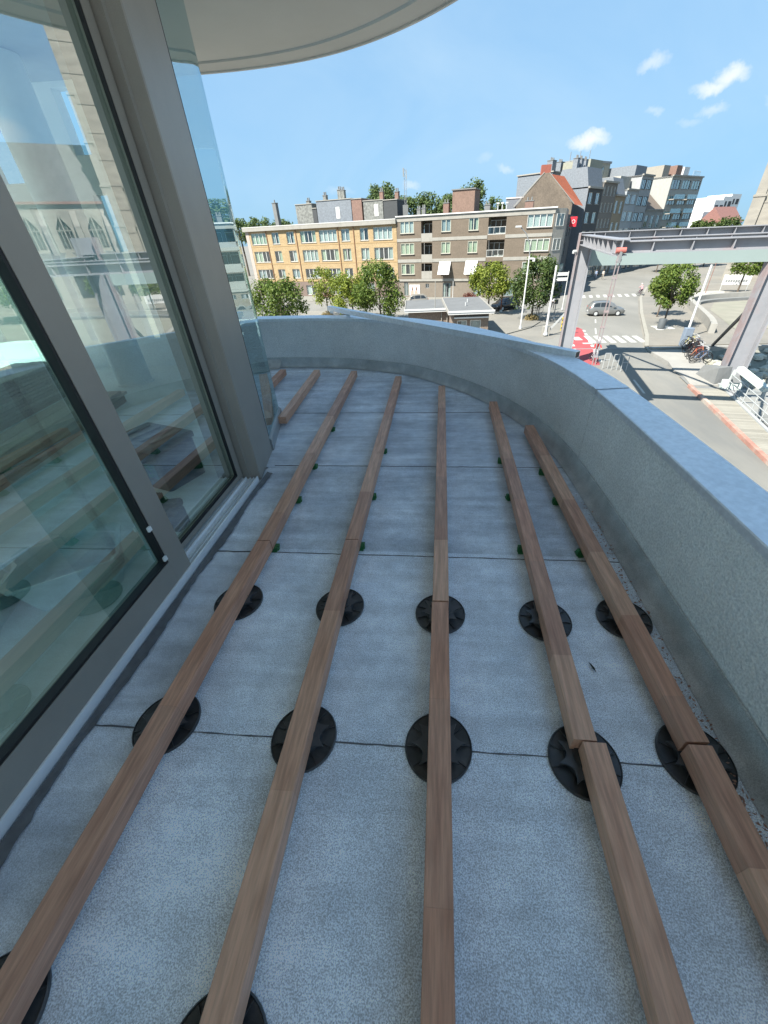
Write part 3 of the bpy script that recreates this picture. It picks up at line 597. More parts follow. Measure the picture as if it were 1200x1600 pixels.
# markings
mk = empty('zebra_crossing', (0,0,ZS), 'white zebra crossing on the road at the far end of the bridge', 'crossing')
for k in range(6):
    x = 14.9+k*.93; b = MB(); b.add([(x+.55,45.1-.1*k,.0100),(x+1.12,45.15-.1*k,.0100),(x+.92,41.9-.05*k,.0100),(x+.34,41.9-.05*k,.0100)], [(0,1,2,3)]); b.build('stripe', M_PAINT, mk, fix=False)
mk = empty('zebra_crossing', (0,0,ZS), 'faded white zebra crossing farther up the road behind the silver car', 'crossing')
for k in range(8):
    x = 23.6+k*1.15; b = MB(); b.add([(x,73.2,.0085),(x+.55,73.25,.0085),(x+1.35,76.3,.0085),(x+.8,76.3,.0085)], [(0,1,2,3)]); b.build('stripe', M_PAINT, mk, fix=False)
mk = empty('lane_line', (0,0,ZS), 'white broken centre line on the road leading to the silver car', 'road marking')
for x, y, x2, y2 in ((17.0,45.9,17.9,48.9),(18.9,52,19.6,54.2),(14.6,30,14.1,27),(13.2,22,12.7,19)):
    b = MB(); b.beam((x,y,.0075),(x2,y2,.0075),.15,.002); b.build('dash', M_PAINT, mk)
rl = empty('cycle_lane', (0,0,ZS), 'red painted cycle lane with white dashed edges beside the bridge portal', 'cycle lane')
b = MB(); b.add([(x,y,.0085) for x,y in [(16.2,49.6),(16.35,48.6),(15.5,44.5),(14.85,39.5),(13.5,34),(11.6,34),(12.6,39.5),(13.6,44.5),(14.6,48.6),(15.2,50)]], [tuple(range(10))]); b.build('red_surface', M_RED, rl, fix=False)
for k in range(8):
    y = 35+k*1.75; x = 13.6+(y-34)*.19; b = MB(); b.beam((x+.1,y,.0115),(x+.25,y+.8,.0115),.28,.002); b.build('edge_dash', M_PAINT, rl)
for k in range(7):
    y = 35.4+k*1.75; x = 11.95+(y-34)*.195; b = MB(); b.beam((x,y,.0115),(x+.15,y+.8,.0115),.22,.002); b.build('edge_dash', M_PAINT, rl)
for dx, dy, w_, h_ in ((0,0,.75,1.5),(.3,-1.7,.9,.5)):
    b = MB(); b.box(14.1+dx,14.1+dx+w_,43.2+dy,43.2+dy+h_,.0115,.0135); b.build('symbol', M_PAINT, rl)

# ------------------------------------------------------------------ windows and buildings
WIN = {}
def window_meshes(w_, h, n, fm):
    k = (round(w_,2), round(h,2), n, fm.name)
    if k in WIN: return WIN[k]
    t = .075; b = MB(); d0, d1 = -.04, .03
    b.box(0,w_,d0,d1,0,t); b.box(0,w_,d0,d1,h-t,h); b.box(0,t,d0,d1,t,h-t); b.box(w_-t,w_,d0,d1,t,h-t)
    for i in range(1, n):
        x = w_*i/n; b.box(x-.05,x+.05,d0-.01,d1,t,h-t)
    fr = b.mesh('window_frame', fm)
    b = MB(); b.quad((t,0,t),(w_-t,0,t),(w_-t,0,h-t),(t,0,h-t)); pn = b.mesh('pane', G_WIN)
    b = MB(); b.box(-.06,w_+.06,-.16,0.02,-.07,-.002); sl_ = b.mesh('sill', M_BAND)
    WIN[k] = (fr, pn, sl_); return WIN[k]
def curtain_mesh(w_, h, kind, m):
    k = ('c', round(w_,2), round(h,2), kind, m.name)
    if k in WIN: return WIN[k]
    b = MB()
    spans = {0: [(0,1)], 1: [(0,.3),(.7,1)], 2: [(0,.5)], 3: [(.45,1)]}[kind]
    for a, c in spans:
        n = max(4, int((c-a)*w_/.12)); vs = []
        for i in range(n+1):
            x = w_*(a+(c-a)*i/n); y = .03*(i % 2); vs += [(x,y,.0),(x,y,h)]
        b.add(vs, [(2*i,2*i+2,2*i+3,2*i+1) for i in range(n)])
    WIN[k] = b.mesh('curtain', m); return WIN[k]
def add_window(bld, x, z, w_, h, n, fm, r, y=.14, curtain=True, sill=True):
    fr, pn, sl_ = window_meshes(w_, h, n, fm)
    o = place('window', fr, bld, (x, y, z)); place('pane', pn, o, (0,.0,0))
    if sill: place('sill', sl_, o, (0,-.06,0))
    if curtain:
        k = r.choice((0,0,0,1,1,2,3)); place('curtain', curtain_mesh(w_, h, k, r.choice(CURT)), o, (0,.12,0))
    return o
def wall_face(bld, x0, x1, z0, z1, ops, m, depth=.3, name='wall', y=0, back=True):
    b = MB(); holes(x0, x1, z0, z1, ops, y, depth, b)
    if back:
        for a, c, e, f in [o[:4] for o in ops]: b.quad((a,y+depth,e),(c,y+depth,e),(c,y+depth,f),(a,y+depth,f), 1)
    return b.build(name, [m, M_DARK], bld, fix=False)
def bld_at(name, A, B, label, cat='building', group=None):
    A = Vector((*A,0)); B = Vector((*B,0)); d = B-A
    e = empty(name, (A.x,A.y,ZS), label, cat, group, math.atan2(d.y, d.x)); return e, d.length
def box_part(bld, name, m, *a, **k):
    b = MB(); b.box(*a); return b.build(name, m, bld)
def chimney(bld, x, y, z, w_, d_, h, m, pots=2):
    o = box_part(bld, 'chimney', m, x, x+w_, y, y+d_, z, z+h); b = MB()
    b.box(x-.06,x+w_+.06,y-.06,y+d_+.06,z+h,z+h+.1)
    for i in range(pots): b.lathe([(.13,z+h+.1),(.11,z+h+.55)], 8, (x+(i+.5)*w_/pots, y+d_/2, 0))
    b.build('chimney_cap', M_CONCD, o); return o
r = random.Random(21)
# yellow brick apartment block ------------------------------------------------
yb, L = bld_at('apartment_block', (-37.5,90.5), (-7.05,81.3), 'four storey yellow brick apartment block with white windows behind the trees')
cols = [(1.15,3.65,4),(6.0,1.65,2),(9.35,1.7,2),(12.4,3.35,4),(16.45,3.7,4),(21.05,1.7,2),(24.8,1.62,2),(27.4,3.6,4)]
rows = [(8.88,1.8),(5.98,1.78),(3.2,1.55)]
ops = [(x,x+w_,z,z+h) for x,w_,n in cols for z,h in rows]
wall_face(yb, .75, L, 2.72, 11.0, ops, M_YB)
for x,w_,n in cols:
    for z,h in rows: add_window(yb, x, z, w_, h, n, M_FRM, r)
for x in (4.85,11.5,20.45,23.6): box_part(yb, 'downpipe', mat('rust_pipe',(.2,.1,.05),.7), x-.06,x+.06,-.12,-.02,2.8,11)
for z in (8.55,5.65,2.72): box_part(yb, 'string_course', mat('tan_band',(.33,.23,.115),.9,var=.1), .75, L-.01, -.03, .0, z-.09, z+.05)
box_part(yb, 'corner_strip', mat('pale_pink_render',(.36,.31,.27),.9), 0,.748,-.04,.3,.0,11.0)
box_part(yb, 'roof', M_ROOF, -.1,L+.02,.32,9.8,10.9,11.05)
b = MB(); b.box(-.25,L+.03,-.45,.0,11.0,11.5); b.box(-.25,L+.03,-.46,-.40,11.5,11.62); b.build('cornice', M_BAND, yb)
b = MB(); b.box(-.25,L+.03,-.47,.25,11.62,11.70); b.build('roof_edge', M_WHITE, yb)
b = MB(); b.quad((0,0,0),(0,9.8,0),(0,9.8,11.05),(0,0,11.05)); b.quad((0,9.8,0),(L,9.8,0),(L,9.8,11.05),(0,9.8,11.05)); b.build('side_wall', M_YB, yb)
gops = [(2,5,.4,2.3),(7.5,8.6,.1,2.3),(12.0,14.3,.3,2.0),(17,20,.4,2.3),(24,27,.4,2.3)]
wall_face(yb, .75, L, 0, 2.70, gops, mat('ground_floor_brick',(.16,.12,.10),.9,var=.15), name='ground_floor_wall')
for x0,x1,z0,z1 in gops: add_window(yb, x0, z0, x1-x0, z1-z0, 2, M_FRM, r, sill=False)
# roof houses on the yellow block
M_SHG = mat('diamond_shingle', (.17,.175,.16), .8, var=.15, scale=4, speck=.25, speckscale=3)
for x,w_,h,m,red in ((10.0,3.6,3.0,M_SHG,0),(13.6,.9,2.3,M_CH,0),(14.6,7.2,3.3,M_SLATE,1),(21.9,2.0,3.2,M_RBR,0),(24.2,3.8,2.8,M_SHG,1),(28.1,2.6,2.7,M_CH,0)):
    t = box_part(yb, 'roof_house', m, x, x+w_-.02, 3.6, 8.5, 11.05, 11.7+h)
    b = MB(); b.box(x-.08, x+w_+.05, 3.5, 8.6, 11.7+h, 11.82+h); b.build('roof_trim', M_BAND, t)
    if red: b = MB(); b.box(x+w_*.55,x+w_*.55+.8,3.56,3.6,12.3,14.0); b.build('door', M_FRM, t)
for x,h in ((11.9,4.1),(15.6,4.7),(18.7,5.3),(19.4,5.2),(27.0,4.6),(29.9,4.4)): chimney(yb, x, 4.6, 11.1, .65, .7, h, M_RBR if x > 20 else M_SHG)
chimney(yb, 4.2, 4.5, 11.1, .8, .8, 4.2, M_CONCD, 1)
# brown brick apartment block ------------------------------------------------
bb, L = bld_at('apartment_block', (-7.0,81.2), (17.4,73.88), 'four storey brown brick apartment block with pale concrete bands and loggias')
bw = [(.62,2.48,3),(7.9,1.6,2),(12.45,1.6,2)]
bz = [(9.6,1.6),(6.62,1.6),(3.65,1.58)]
ops = [(x,x+w_,z,z+h) for x,w_,n in bw for z,h in bz]
ops += [(21.55,25.25,9.62,11.2),(21.55,25.25,6.58,8.18),(21.55,25.25,3.6,5.2)]
log = [(4.4,6.35,8.35,11.2),(4.4,6.35,5.4,8.2),(4.4,6.35,2.95,5.25)]
bal = [(15.6,18.4,8.95,11.2),(15.6,18.4,5.95,8.25),(15.6,18.4,3.0,5.3)]
wall_face(bb, 0, L, 2.95, 11.2, ops, M_BB) if False else None
b = MB(); holes(0, L, 2.95, 11.2, ops+log+bal, 0, .3, b); b.build('wall', M_BB, bb, fix=False)
for x0,x1,z0,z1 in ops:
    q = MB(); q.quad((x0,.3,z0),(x1,.3,z0),(x1,.3,z1),(x0,.3,z1)); q.build('window_backing', M_DARK, bb, fix=False)
for x,w_,n in bw:
    for i,(z,h) in enumerate(bz): add_window(bb, x, z, w_, h, n, M_FRMC, r, sill=True, y=.06)
for z in (9.62,6.58,3.6): add_window(bb, 21.55, z, 3.7, 1.59, 4, M_FRM, r, y=.05)
for x0,x1,z0,z1 in log+bal:
    wide = x1-x0 > 2.4
    q = MB(); dp = 1.5
    q.quad((x0,.3,z0),(x0,dp,z0),(x0,dp,z1),(x0,.3,z1)); q.quad((x1,.3,z0),(x1,dp,z0),(x1,dp,z1),(x1,.3,z1)); q.quad((x0,.3,z1),(x1,.3,z1),(x1,dp,z1),(x0,dp,z1)); q.quad((x0,.3,z0),(x1,.3,z0),(x1,dp,z0),(x0,dp,z0)); q.quad((x0,dp+.2,z0),(x1,dp+.2,z0),(x1,dp+.2,z1),(x0,dp+.2,z1))
    lg = q.build('loggia', M_BB, bb, fix=False)
    fr, pn, _s = window_meshes((x1-x0)*.9, (z1-z0)-.5, 3 if wide else 2, M_FRM); o = place('balcony_door', fr, lg, (x0+.1,dp,z0+.1)); 
    b = MB()
    if wide:
        b.box(x0,x1,.02,.10,z0-.02,z0+.08); b.box(x0,x1,.03,.08,z0+.92,z0+.98); 
        for k in range(4): xx = x0+.03+k*(x1-x0-.1)/3; b.box(xx,xx+.05,.03,.07,z0+.08,z0+.92)
        b.build('balustrade', M_FRM, lg); q = MB(); q.quad((x0+.05,.05,z0+.1),(x1-.05,.05,z0+.1),(x1-.05,.05,z0+.9),(x0+.05,.05,z0+.9)); q.build('balustrade_glass', G_RAIL, lg, fix=False)
    else:
        b.box(x0,x1,-.02,.14,z0,z0+1.15); b.build('balcony_parapet', M_BAND, lg)
for z0,z1 in ((11.2,11.83),(8.42,8.87),(5.42,5.90),(2.58,2.92)):
    sp = [(0,4.38),(6.37,15.58),(18.42,L)] if z0 < 11 and z0 > 3 else [(0,L)]
    for a, c in sp: box_part(bb, 'concrete_band', M_BAND, a, c, -.06, .25, z0, z1)
box_part(bb, 'roof_edge', M_WHITE, -.1, L+.25, -.25, .3, 11.84, 12.0)
box_part(bb, 'roof', M_ROOF, 0, L, .3, 10, 11.5, 11.75)
# slanted right-hand end with side windows
b = MB(); b.add([(L,0,0),(L+1.5,1.5,0),(L+1.5,1.5,11.8),(L,0,11.8)], [(0,1,2,3)]); b.quad((L+1.5,1.5,0),(L+1.5,10,0),(L+1.5,10,11.8),(L+1.5,1.5,11.8)); b.quad((L,0,11.8),(L+1.5,1.5,11.8),(L+1.5,10,11.8),(L,10,11.8)); b.build('end_wall', M_BAND, bb)
for z in (9.62,6.58,3.6):
    o = place('window', window_meshes(1.5,1.55,2,M_FRM)[0], bb, (L+.28,.24,z), R(45)); place('pane', window_meshes(1.5,1.55,2,M_FRM)[1], o); place('curtain', curtain_mesh(1.5,1.55,0,CURT[2]), o, (0,.03,0))
gops = [(1.0,1.8,.3,2.4),(5.1,5.75,1.5,2.2),(8.3,9.75,.1,2.3),(13.8,15.2,.3,2.3),(19,22,.3,2.3)]
wall_face(bb, 0, L, 0, 2.58, gops, mat('ground_floor_brick_b',(.17,.145,.115),.9,var=.1), name='ground_floor_wall', y=.1)
for x0,x1,z0,z1 in gops: add_window(bb, x0, z0, x1-x0, z1-z0, 2, M_GREY, r, sill=False, y=.2)
ps = box_part(bb, 'poster', M_WHITE, 2.05,4.05,.03,.095,.15,2.05)
for x, m in ((2.6,0),(3.35,1)):
    b = MB(); b.lathe([(.0,1.75),(.14,1.7),(.17,1.5),(.12,1.32),(0.05,1.25)],10,(x,.02,0)); b.add([(x-.35,.025,.35),(x+.3,.025,.35),(x+.25,.025,1.1),(x,.025,1.3),(x-.25,.025,1.05)],[(0,1,2,3,4)]); b.build('printed_figure', mat('poster_print',(.42,.28,.22),.7,var=.3,scale=4), ps, fix=False)
shd = box_part(bb, 'stair_tower', mat('stair_brick',(.19,.125,.095),.9,var=.1,speck=.1,speckscale=5), 8.7,12.4,3.5,7.5,11.75,15.0)
b = MB(); b.box(8.55,12.55,3.35,7.65,15.0,15.15); b.build('roof_trim', M_CONCD, shd)
chimney(bb, 7.0, 4, 11.75, .95, .8, 1.7, M_RBR); chimney(bb, 2.3,4,11.75,.6,.6,1.1,M_CONCD); chimney(bb, 3.2,4,11.75,.6,.6,1.2,M_CONCD); chimney(bb, 14.0,4,11.75,.9,.7,1.1,M_CONCD); chimney(bb, 20.3,5,11.75,1.3,.8,1.3,M_RBR)
for x in (16.2,16.9,17.6): 
    b = MB(); b.tube([(x,4,11.7),(x,4,12.9)],.09,8); b.box(x-.22,x+.22,3.85,4.15,12.9,13.1); b.build('roof_vent', M_GALV, bb)
mst = empty('lattice_mast', (-5.6,84.6,ZS+11.7), 'slim pale lattice antenna mast on the brown block roof', 'mast')
b = MB(); 
for a in range(3):
    t = a*2.09; b.tube([(.25*math.cos(t),.25*math.sin(t),0),(.2*math.cos(t),.2*math.sin(t),6.6)],.022,5)
for k in range(11):
    for a in range(3):
        t = a*2.09; t2 = t+2.09; b.tube([(.24*math.cos(t),.24*math.sin(t),.6*k),(.24*math.cos(t2),.24*math.sin(t2),.6*k+.6)],.014,4)
b.build('lattice', M_GREY, mst)
b = MB(); b.box(-.3,-.18,-.06,.06,5.6,6.7); b.build('antenna_panel', M_BAND, mst); b = MB(); b.box(.18,.3,-.06,.06,5.3,6.4); b.build('antenna_panel', M_BAND, mst)
b = MB(); b.box(-.45,.45,-.45,.45,-.02,1.9); b.build('plinth', M_CONCD, mst)
# tilted white awnings on the first floor windows
for x, l in ((7.7,'left of the two white fabric awnings on the brown block'),(12.3,'right of the two white fabric awnings on the brown block')):
    A = bb.matrix_basis if False else None
    ang = math.atan2(73.88-81.2, 24.4); dx, dy = math.cos(ang), math.sin(ang)
    aw = empty('awning', (-7.0+dx*x, 81.2+dy*x, ZS), l, 'awning', 'white awnings on the brown block', ang)
    b = MB(); b.add([(0,-.10,5.5),(2.0,-.10,5.5),(2.0,-1.25,3.7),(0,-1.25,3.7),(0,-.13,5.46),(2,-.13,5.46),(2,-1.27,3.66),(0,-1.27,3.66)], [(0,1,2,3),(4,7,6,5),(0,3,7,4),(1,5,6,2),(3,2,6,7),(0,4,5,1)]); b.build('fabric', mat('awning_fabric',(.62,.62,.6),.8), aw)
    for s in (.03,1.97): b = MB(); b.tube([(s,-.08,4.0),(s,-1.25,3.72)],.03,5); b.build('arm', M_GALV, aw)
# charcoal shop round the corner ----------------------------------------------
P0 = (18.6,75.5); P1 = (24.6,90.5)
sh, L = bld_at('shop_building', P0, P1, 'charcoal shop building in shade with red signs round the corner')
ops = [(1.0,2.2,5.2,7.3),(4.2,5.8,5.2,7.3),(9.5,11.2,5.2,7.3),(1,4,.2,2.8),(6,9,.2,2.8),(11,14,.2,2.8),(9.5,11.2,8.2,10.2),(13,14.5,8.2,10.2)]
wall_face(sh, 0, L, 0, 11.2, ops, M_CH)
for x0,x1,z0,z1 in ops: add_window(sh, x0, z0, x1-x0, z1-z0, 2, M_GREY, r, sill=False, curtain=False)
box_part(sh, 'roof', M_ROOF, 0, L, .3, 8, 11.0, 11.3)
b = MB(); b.quad((0,0,0),(0,8,0),(0,8,11.2),(0,0,11.2)); b.build('end_wall', M_CH, sh)
sg = empty('sign_box', (21.35,80.8,ZS+9.2), 'bright red projecting box sign with white mark on the charcoal shop', 'sign', rz=math.atan2(15,6))
M_REDS = mat('red_sign', (.55,.02,.035), .45, var=.06)
b = MB(); b.bbox(-.25,.25,-1.3,-.25,.3,1.6,.03); b.build('box', M_REDS, sg); b = MB(); b.lathe([(.2,0),(.27,.01),(.27,.03),(.2,.03)],16,cap=False); o = b.build('white_mark', M_WHITE, sg, loc=(-.252,-.8,.98)); o.rotation_euler = (0,R(-90),0)
b = MB(); b.box(-.04,.04,-.25,-.005,.4,.5); b.box(-.04,.04,-.25,-.005,1.5,1.6); b.build('bracket', M_GREY, sg)
lt = empty('sign_letters', (18.95,76.4,ZS+7.8), 'red raised shop letters on the charcoal wall', 'sign', rz=math.atan2(15,6))
for k, (w_, sh_) in enumerate(((.65,0),(.65,1),(.75,2),(.6,1))):
    b = MB(); x = k*.85
    b.box(x,x+.18,-.12,-.01,0,1.3); b.box(x+w_-.18,x+w_,-.12,-.01,0,1.3)
    if sh_ in (0,1): b.box(x+.181,x+w_-.181,-.12,-.01,.55,.75)
    if sh_ in (1,2): b.box(x+.181,x+w_-.181,-.12,-.01,1.1,1.3)
    b.build('letter', M_REDS, lt)
cn = empty('shop_fascia', (20.6,80.3,ZS+3.1), 'pale green lit shop fascia board above the entrance', 'sign', rz=math.atan2(15,6))
b = MB(); b.box(0,5,-.35,-.01,0,1.1); b.build('board', mat('fascia_green',(.20,.27,.24),.5), cn)
for k in range(6): b = MB(); b.box(.5+k*.7,.9+k*.7,-.38,-.351,.35,.8); b.build('letter', M_WHITE, cn)
# gabled brick house with orange roof -----------------------------------------
gb = empty('gabled_house', (0,0,0), 'brown brick gable house with bright orange tiled roof', 'house')
M_GBR = mat('gable_brick', (.155,.125,.095), .9, var=.15, scale=2.5, col2=(.2,.16,.12), c2scale=.5, speck=.1, speckscale=5)
gx0, gx1, ax, gy = 14.2, 24.2, 18.9, 91.0; ez, az_ = 4.9, 9.75
b = MB(); b.add([(gx0,gy,ZS),(gx1,gy,ZS),(gx1,gy,ez),(ax+.6,gy,az_-.4),(ax-.5,gy,az_-.4),(gx0,gy,ez),(gx0,gy+.4,ZS),(gx1,gy+.4,ZS),(gx1,gy+.4,ez),(ax+.6,gy+.4,az_-.4),(ax-.5,gy+.4,az_-.4),(gx0,gy+.4,ez)], [(0,1,2,3,4,5),(11,10,9,8,7,6)]+[(i,6+i,6+(i+1)%6,(i+1)%6) for i in range(6)]); b.build('gable_wall', M_GBR, gb)
b = MB(); b.add([(ax+.1,gy+.35,az_-.45),(gx1+.5,gy+.35,ez-.1),(gx1+4.2,gy+7.8,ez-.1),(ax+5.0,gy+7.8,az_-.35),(gx0-.3,gy+.35,ez-.2),(gx0+3.3,gy+7.8,ez-.2)], [(0,1,2,3),(0,3,5,4)]); b.build('roof', M_OR, gb, fix=False)
b = MB(); b.beam((ax+.5,gy+.1,az_-.40),(gx1+.3,gy+.1,ez-.0),.25,.12); b.beam((ax-.4,gy+.2,az_-.32),(gx0-.4,gy+.2,ez-.05),.5,.14); b.build('verge', M_BAND, gb)
box_part(gb, 'chimney', mat('red_brick',(.26,.085,.06),.9), ax-.9, ax+.7, gy+.1, gy+1.0, az_-.6, az_+.7)
b = MB(); b.box(gx0,gx1,gy+.41,gy+6,ZS,ez-.8); b.build('side_wall', M_GBR, gb)
lo = empty('lean_to_roof', (0,0,0), 'small orange tiled roof patch below the brick gable', 'roof'); b = MB(); b.add([(20.5,88.6,2.9),(23.6,87.9,1.3),(24.6,90.4,1.3),(21.5,90.9,2.9),(20.5,88.6,1.2),(24.6,90.4,1.2)], [(0,1,2,3),(0,4,1),(1,4,5,2)]); b.build('tiles', M_OR, lo); b = MB(); b.beam((20.5,88.5,2.95),(23.7,87.8,1.33),.2,.14); b.build('verge', M_BAND, lo)
# row of houses along the receding street ---------------------------------------
def row_house(P, Q, h, m, label, st, nc, depth=11, wm=None, mans=None, zb=3.2, ww=.55, extra=None, side=None, fm=None):
    e, L = bld_at('row_house', P, Q, label, 'house', 'row houses along the far street')
    rr = random.Random(int(P[0]*10)); ops = []
    hh = (h-zb)/st
    for i in range(st):
        for c in range(nc):
            cw = L/nc; ops.append((c*cw+cw*(1-ww)/2, c*cw+cw*(1+ww)/2, zb+i*hh+hh*.22, zb+i*hh+hh*.80))
    ops.append((L*.1,L*.5,.2,2.6)); ops.append((L*.62,L*.9,.2,2.6))
    wall_face(e, 0, L, 0, h, ops, m)
    for k,(a,c,z0,z1) in enumerate(ops): add_window(e, a, z0, c-a, z1-z0, 2 if c-a < 2.6 else 3, fm or M_FRM, rr, sill=k < st*nc)
    b = MB(); b.quad((0,0,0),(0,depth,0),(0,depth,h),(0,0,h)); b.quad((L,0,0),(L,depth,0),(L,depth,h),(L,0,h)); b.quad((0,depth,0),(L,depth,0),(L,depth,h),(0,depth,h)); b.build('side_wall', side or m, e, fix=False)
    box_part(e, 'cornice', M_BAND, -.05, L+.05, -.3, .1, h-.02, h+.28)
    if mans:
        mh, mi, mm = mans; b = MB(); b.add([(0,.1,h+.2),(L,.1,h+.2),(L,depth,h+.2),(0,depth,h+.2),(0.02,mi,h+mh),(L-.02,mi,h+mh),(L-.02,depth-1,h+mh),(0.02,depth-1,h+mh)], [(0,1,5,4),(1,2,6,5),(2,3,7,6),(3,0,4,7),(4,5,6,7)]); b.build('roof', mm, e)
    else: box_part(e, 'roof', M_ROOF, 0, L, .12, depth, h-.3, h+.1)
    return e, L
W_ = lambda n, c, **k: mat(n, c, .85, var=.1, scale=2, **k)
h1, L1 = row_house((28.9,99.0),(33.3,104.3), 15.5, M_CH, 'charcoal row house next to the orange roof, with slate upper storey', 4, 2, mans=(3.2,1.0,M_SLATE), side=M_SLATE, depth=7)
for x in (.8,2.6,4.6): chimney(h1, x, 3.5, 18.0, 1.0, .9, 2.2, M_SLATE)
h2, L2 = row_house((33.4,104.4),(37.8,109.2), 16.6, W_('taupe_wall',(.15,.14,.125)), 'taupe grey row house with narrow tall windows', 5, 4, ww=.5)
t = box_part(h2, 'penthouse', W_('pale_beige',(.25,.25,.2)), .5, L2-.5, 4, 10, 16.7, 20.6)
h3, L3 = row_house((37.9,109.3),(41.9,114.6), 14.6, W_('tan_wall',(.23,.19,.13)), 'narrow tan row house with slate mansard roof', 3, 2, mans=(3.2,1.4,M_SLATE))
h4, L4 = row_house((42.0,114.7),(46.6,120.2), 15.8, W_('ice_blue_wall',(.31,.335,.35)), 'pale blue white row house with wide windows', 4, 2, ww=.8)
t = box_part(h4, 'penthouse', W_('cream_render',(.34,.33,.29)), .4, L4-.3, 2.2, 9, 15.9, 18.4)
h5, L5 = row_house((46.7,120.3),(51.3,125.2), 18.6, W_('white_grid_wall',(.3,.31,.31)), 'modern row house with tall black framed windows', 5, 2, ww=.85, fm=M_CH)
t = box_part(h5, 'penthouse', M_SLATE, .3, L5-.3, 2, 9, 18.7, 20.6)
lw, LL = row_house((51.4,125.3),(58.4,131.6), 12.2, W_('grey_weatherboard',(.26,.265,.255)), 'low house with brown pitched roof in front of a blank wall', 2, 3, mans=(4.0,5.0,W_('brown_roof',(.13,.105,.085))))
h7, L7 = row_house((58.5,131.7),(70.5,141), 19.0, W_('pale_grey_render',(.31,.315,.29)), 'tall pale grey modern block with blank side wall and balconies', 5, 3, depth=16, ww=.8, fm=M_GREY)
for i in range(4):
    for x in (1.0,7.5):
        bl = box_part(h7, 'balcony', M_BAND, x, x+5, -1.3, -.02, 5.6+i*2.9, 5.8+i*2.9); b = MB(); b.box(x+.03,x+4.97,-1.28,-1.24,5.8+i*2.9,6.7+i*2.9); b.build('glass_balustrade', G_RAIL, bl)
t = box_part(h7, 'penthouse', W_('beige_block',(.27,.25,.21)), 2.0, 5.0, 4, 9, 19.1, 21.6); t2 = box_part(h7, 'stair_block', M_RBR, 6.5, 9.0, 3, 7, 19.1, 21.6); box_part(h7, 'plant_box', M_WHITE, 9.3, 12.0, 2.5, 5, 19.1, 21.3)
b = MB()
for k in range(7): b.tube([(10+.6*k,.3,19.2),(10+.6*k,.3,20.3)],.04,4)
b.tube([(10,.3,20.3),(13.6,.3,20.3)],.04,4); b.build('roof_railing', M_GALV, h7)
bt = empty('apartment_tower', (36,122,ZS), 'pale olive rooftop block rising behind the row houses', 'building', rz=R(38))
box_part(bt, 'wall', W_('olive_render',(.26,.26,.22)), -6,6,0,9,0,21.4); box_part(bt, 'roof_edge', M_GREY, -6.2,6.2,-.2,9.2,21.4,21.8)
for k in range(3): o = place('window', window_meshes(1.6,1.8,2,M_GREY)[0], bt, (-5+k*3.6,-.05,19)); place('pane', window_meshes(1.6,1.8,2,M_GREY)[1], o); box_part(bt, 'antenna', M_GREY, -4+k*3.5,-3.9+k*3.5,4,4.1,21.8,23.6+k*.3)
bs = empty('slate_block', (27,112,ZS), 'slate clad block with chimneys rising behind the orange roof', 'building', rz=R(52))
box_part(bs, 'wall', M_SLATE, -5.5,8,0,8,0,18.9); box_part(bs, 'roof_edge', M_BAND, -5.7,8.2,-.2,8.2,18.9,19.1)
for x in (-5,-1,4.5): chimney(bs, x, .6, 18.9, 1.8, 1.2, 1.9, M_SLATE, 3)
bs2 = empty('slate_wing', (13.3,98,ZS), 'low slate clad wing left of the brick gable', 'building', rz=R(-10))
box_part(bs2, 'wall', M_SLATE, 0,6,0,6,0,14.4); box_part(bs2, 'roof_edge', M_WHITE, -.1,6.1,-.1,6.1,14.4,14.6); chimney(bs2,4.2,1,14.5,1.5,.9,1.0,M_CONCD)
# white apartment complex far right
wc, LW = bld_at('white_complex', (101,190), (121,205), 'white modern apartment complex far away beside the church tower', 'building')
for k,(x,w_,h) in enumerate(((-4,8,12.5),(4.1,8,16.0),(12.2,8.0,17.2),(20.3,8,18.0))):
    s_ = box_part(wc, 'wing', mat('bright_white_render',(.62,.62,.6),.8), x, x+w_-.1, k*1.0, 12, 0, h)
    for i in range(4):
        for c in range(2):
            z = h-3.2-i*3.0
            if z > 2: box_part(s_, 'window', M_DARK, x+1+c*3.6, x+3.4+c*3.6, k*1.0-.05, k*1.0+.02, z, z+1.7)
rh = empty('far_house', (97,172,ZS), 'distant house with dark reddish pitched roof before the white complex', 'house', rz=R(35))
box_part(rh, 'wall', mat('far_white',(.5,.5,.48),.8), 0,13,0,8,0,9)
b = MB(); b.add([(-.3,-.3,9),(13.3,-.3,9),(13.3,8.3,9),(-.3,8.3,9),(-.3,4,13.5),(13.3,4,13.5)], [(0,1,5,4),(2,3,4,5),(0,4,3),(1,2,5)]); b.build('roof', mat('far_red_roof',(.20,.10,.085),.9,var=.2), rh)
# church ------------------------------------------------------------------------
ch = empty('church', (56.6,92.5,ZS), 'grey stone gothic church with tower, nave and pointed windows', 'church', rz=R(-33))
def stone_box(x0,x1,y0,y1,z0,z1,name='wall',m=None):
    return box_part(ch, name, m or M_STONE, x0,x1,y0,y1,z0,z1)
stone_box(0,4.2,0,6,0,44,'tower')
for x,y in ((-.5,-.2),(3.2,-.8),(-.6,4.6)):
    b = MB(); z = 0
    for k,(s,h) in enumerate(((1.0,7),(.86,6),(.72,6),(.58,6),(.44,6))):
        b.box(x+.8-s,x+.8+s,y+.6-s,y+.6+s,z,z+h); b.box(x+.8-s-.1,x+.8+s+.1,y+.6-s-.1,y+.6+s+.1,z+h-.35,z+h-.05); z += h
    b.build('buttress', M_STONE, ch)
for k in range(36): stone_box(-.05,4.25,-.05,6.05,1.2*k+.9,1.2*k+.98,'string_course',mat('stone_joint',(.16,.15,.135),.95)) if k % 3 == 0 else None
NX = 4.2; NL = 46; EH = 16.8; RH = 26.0
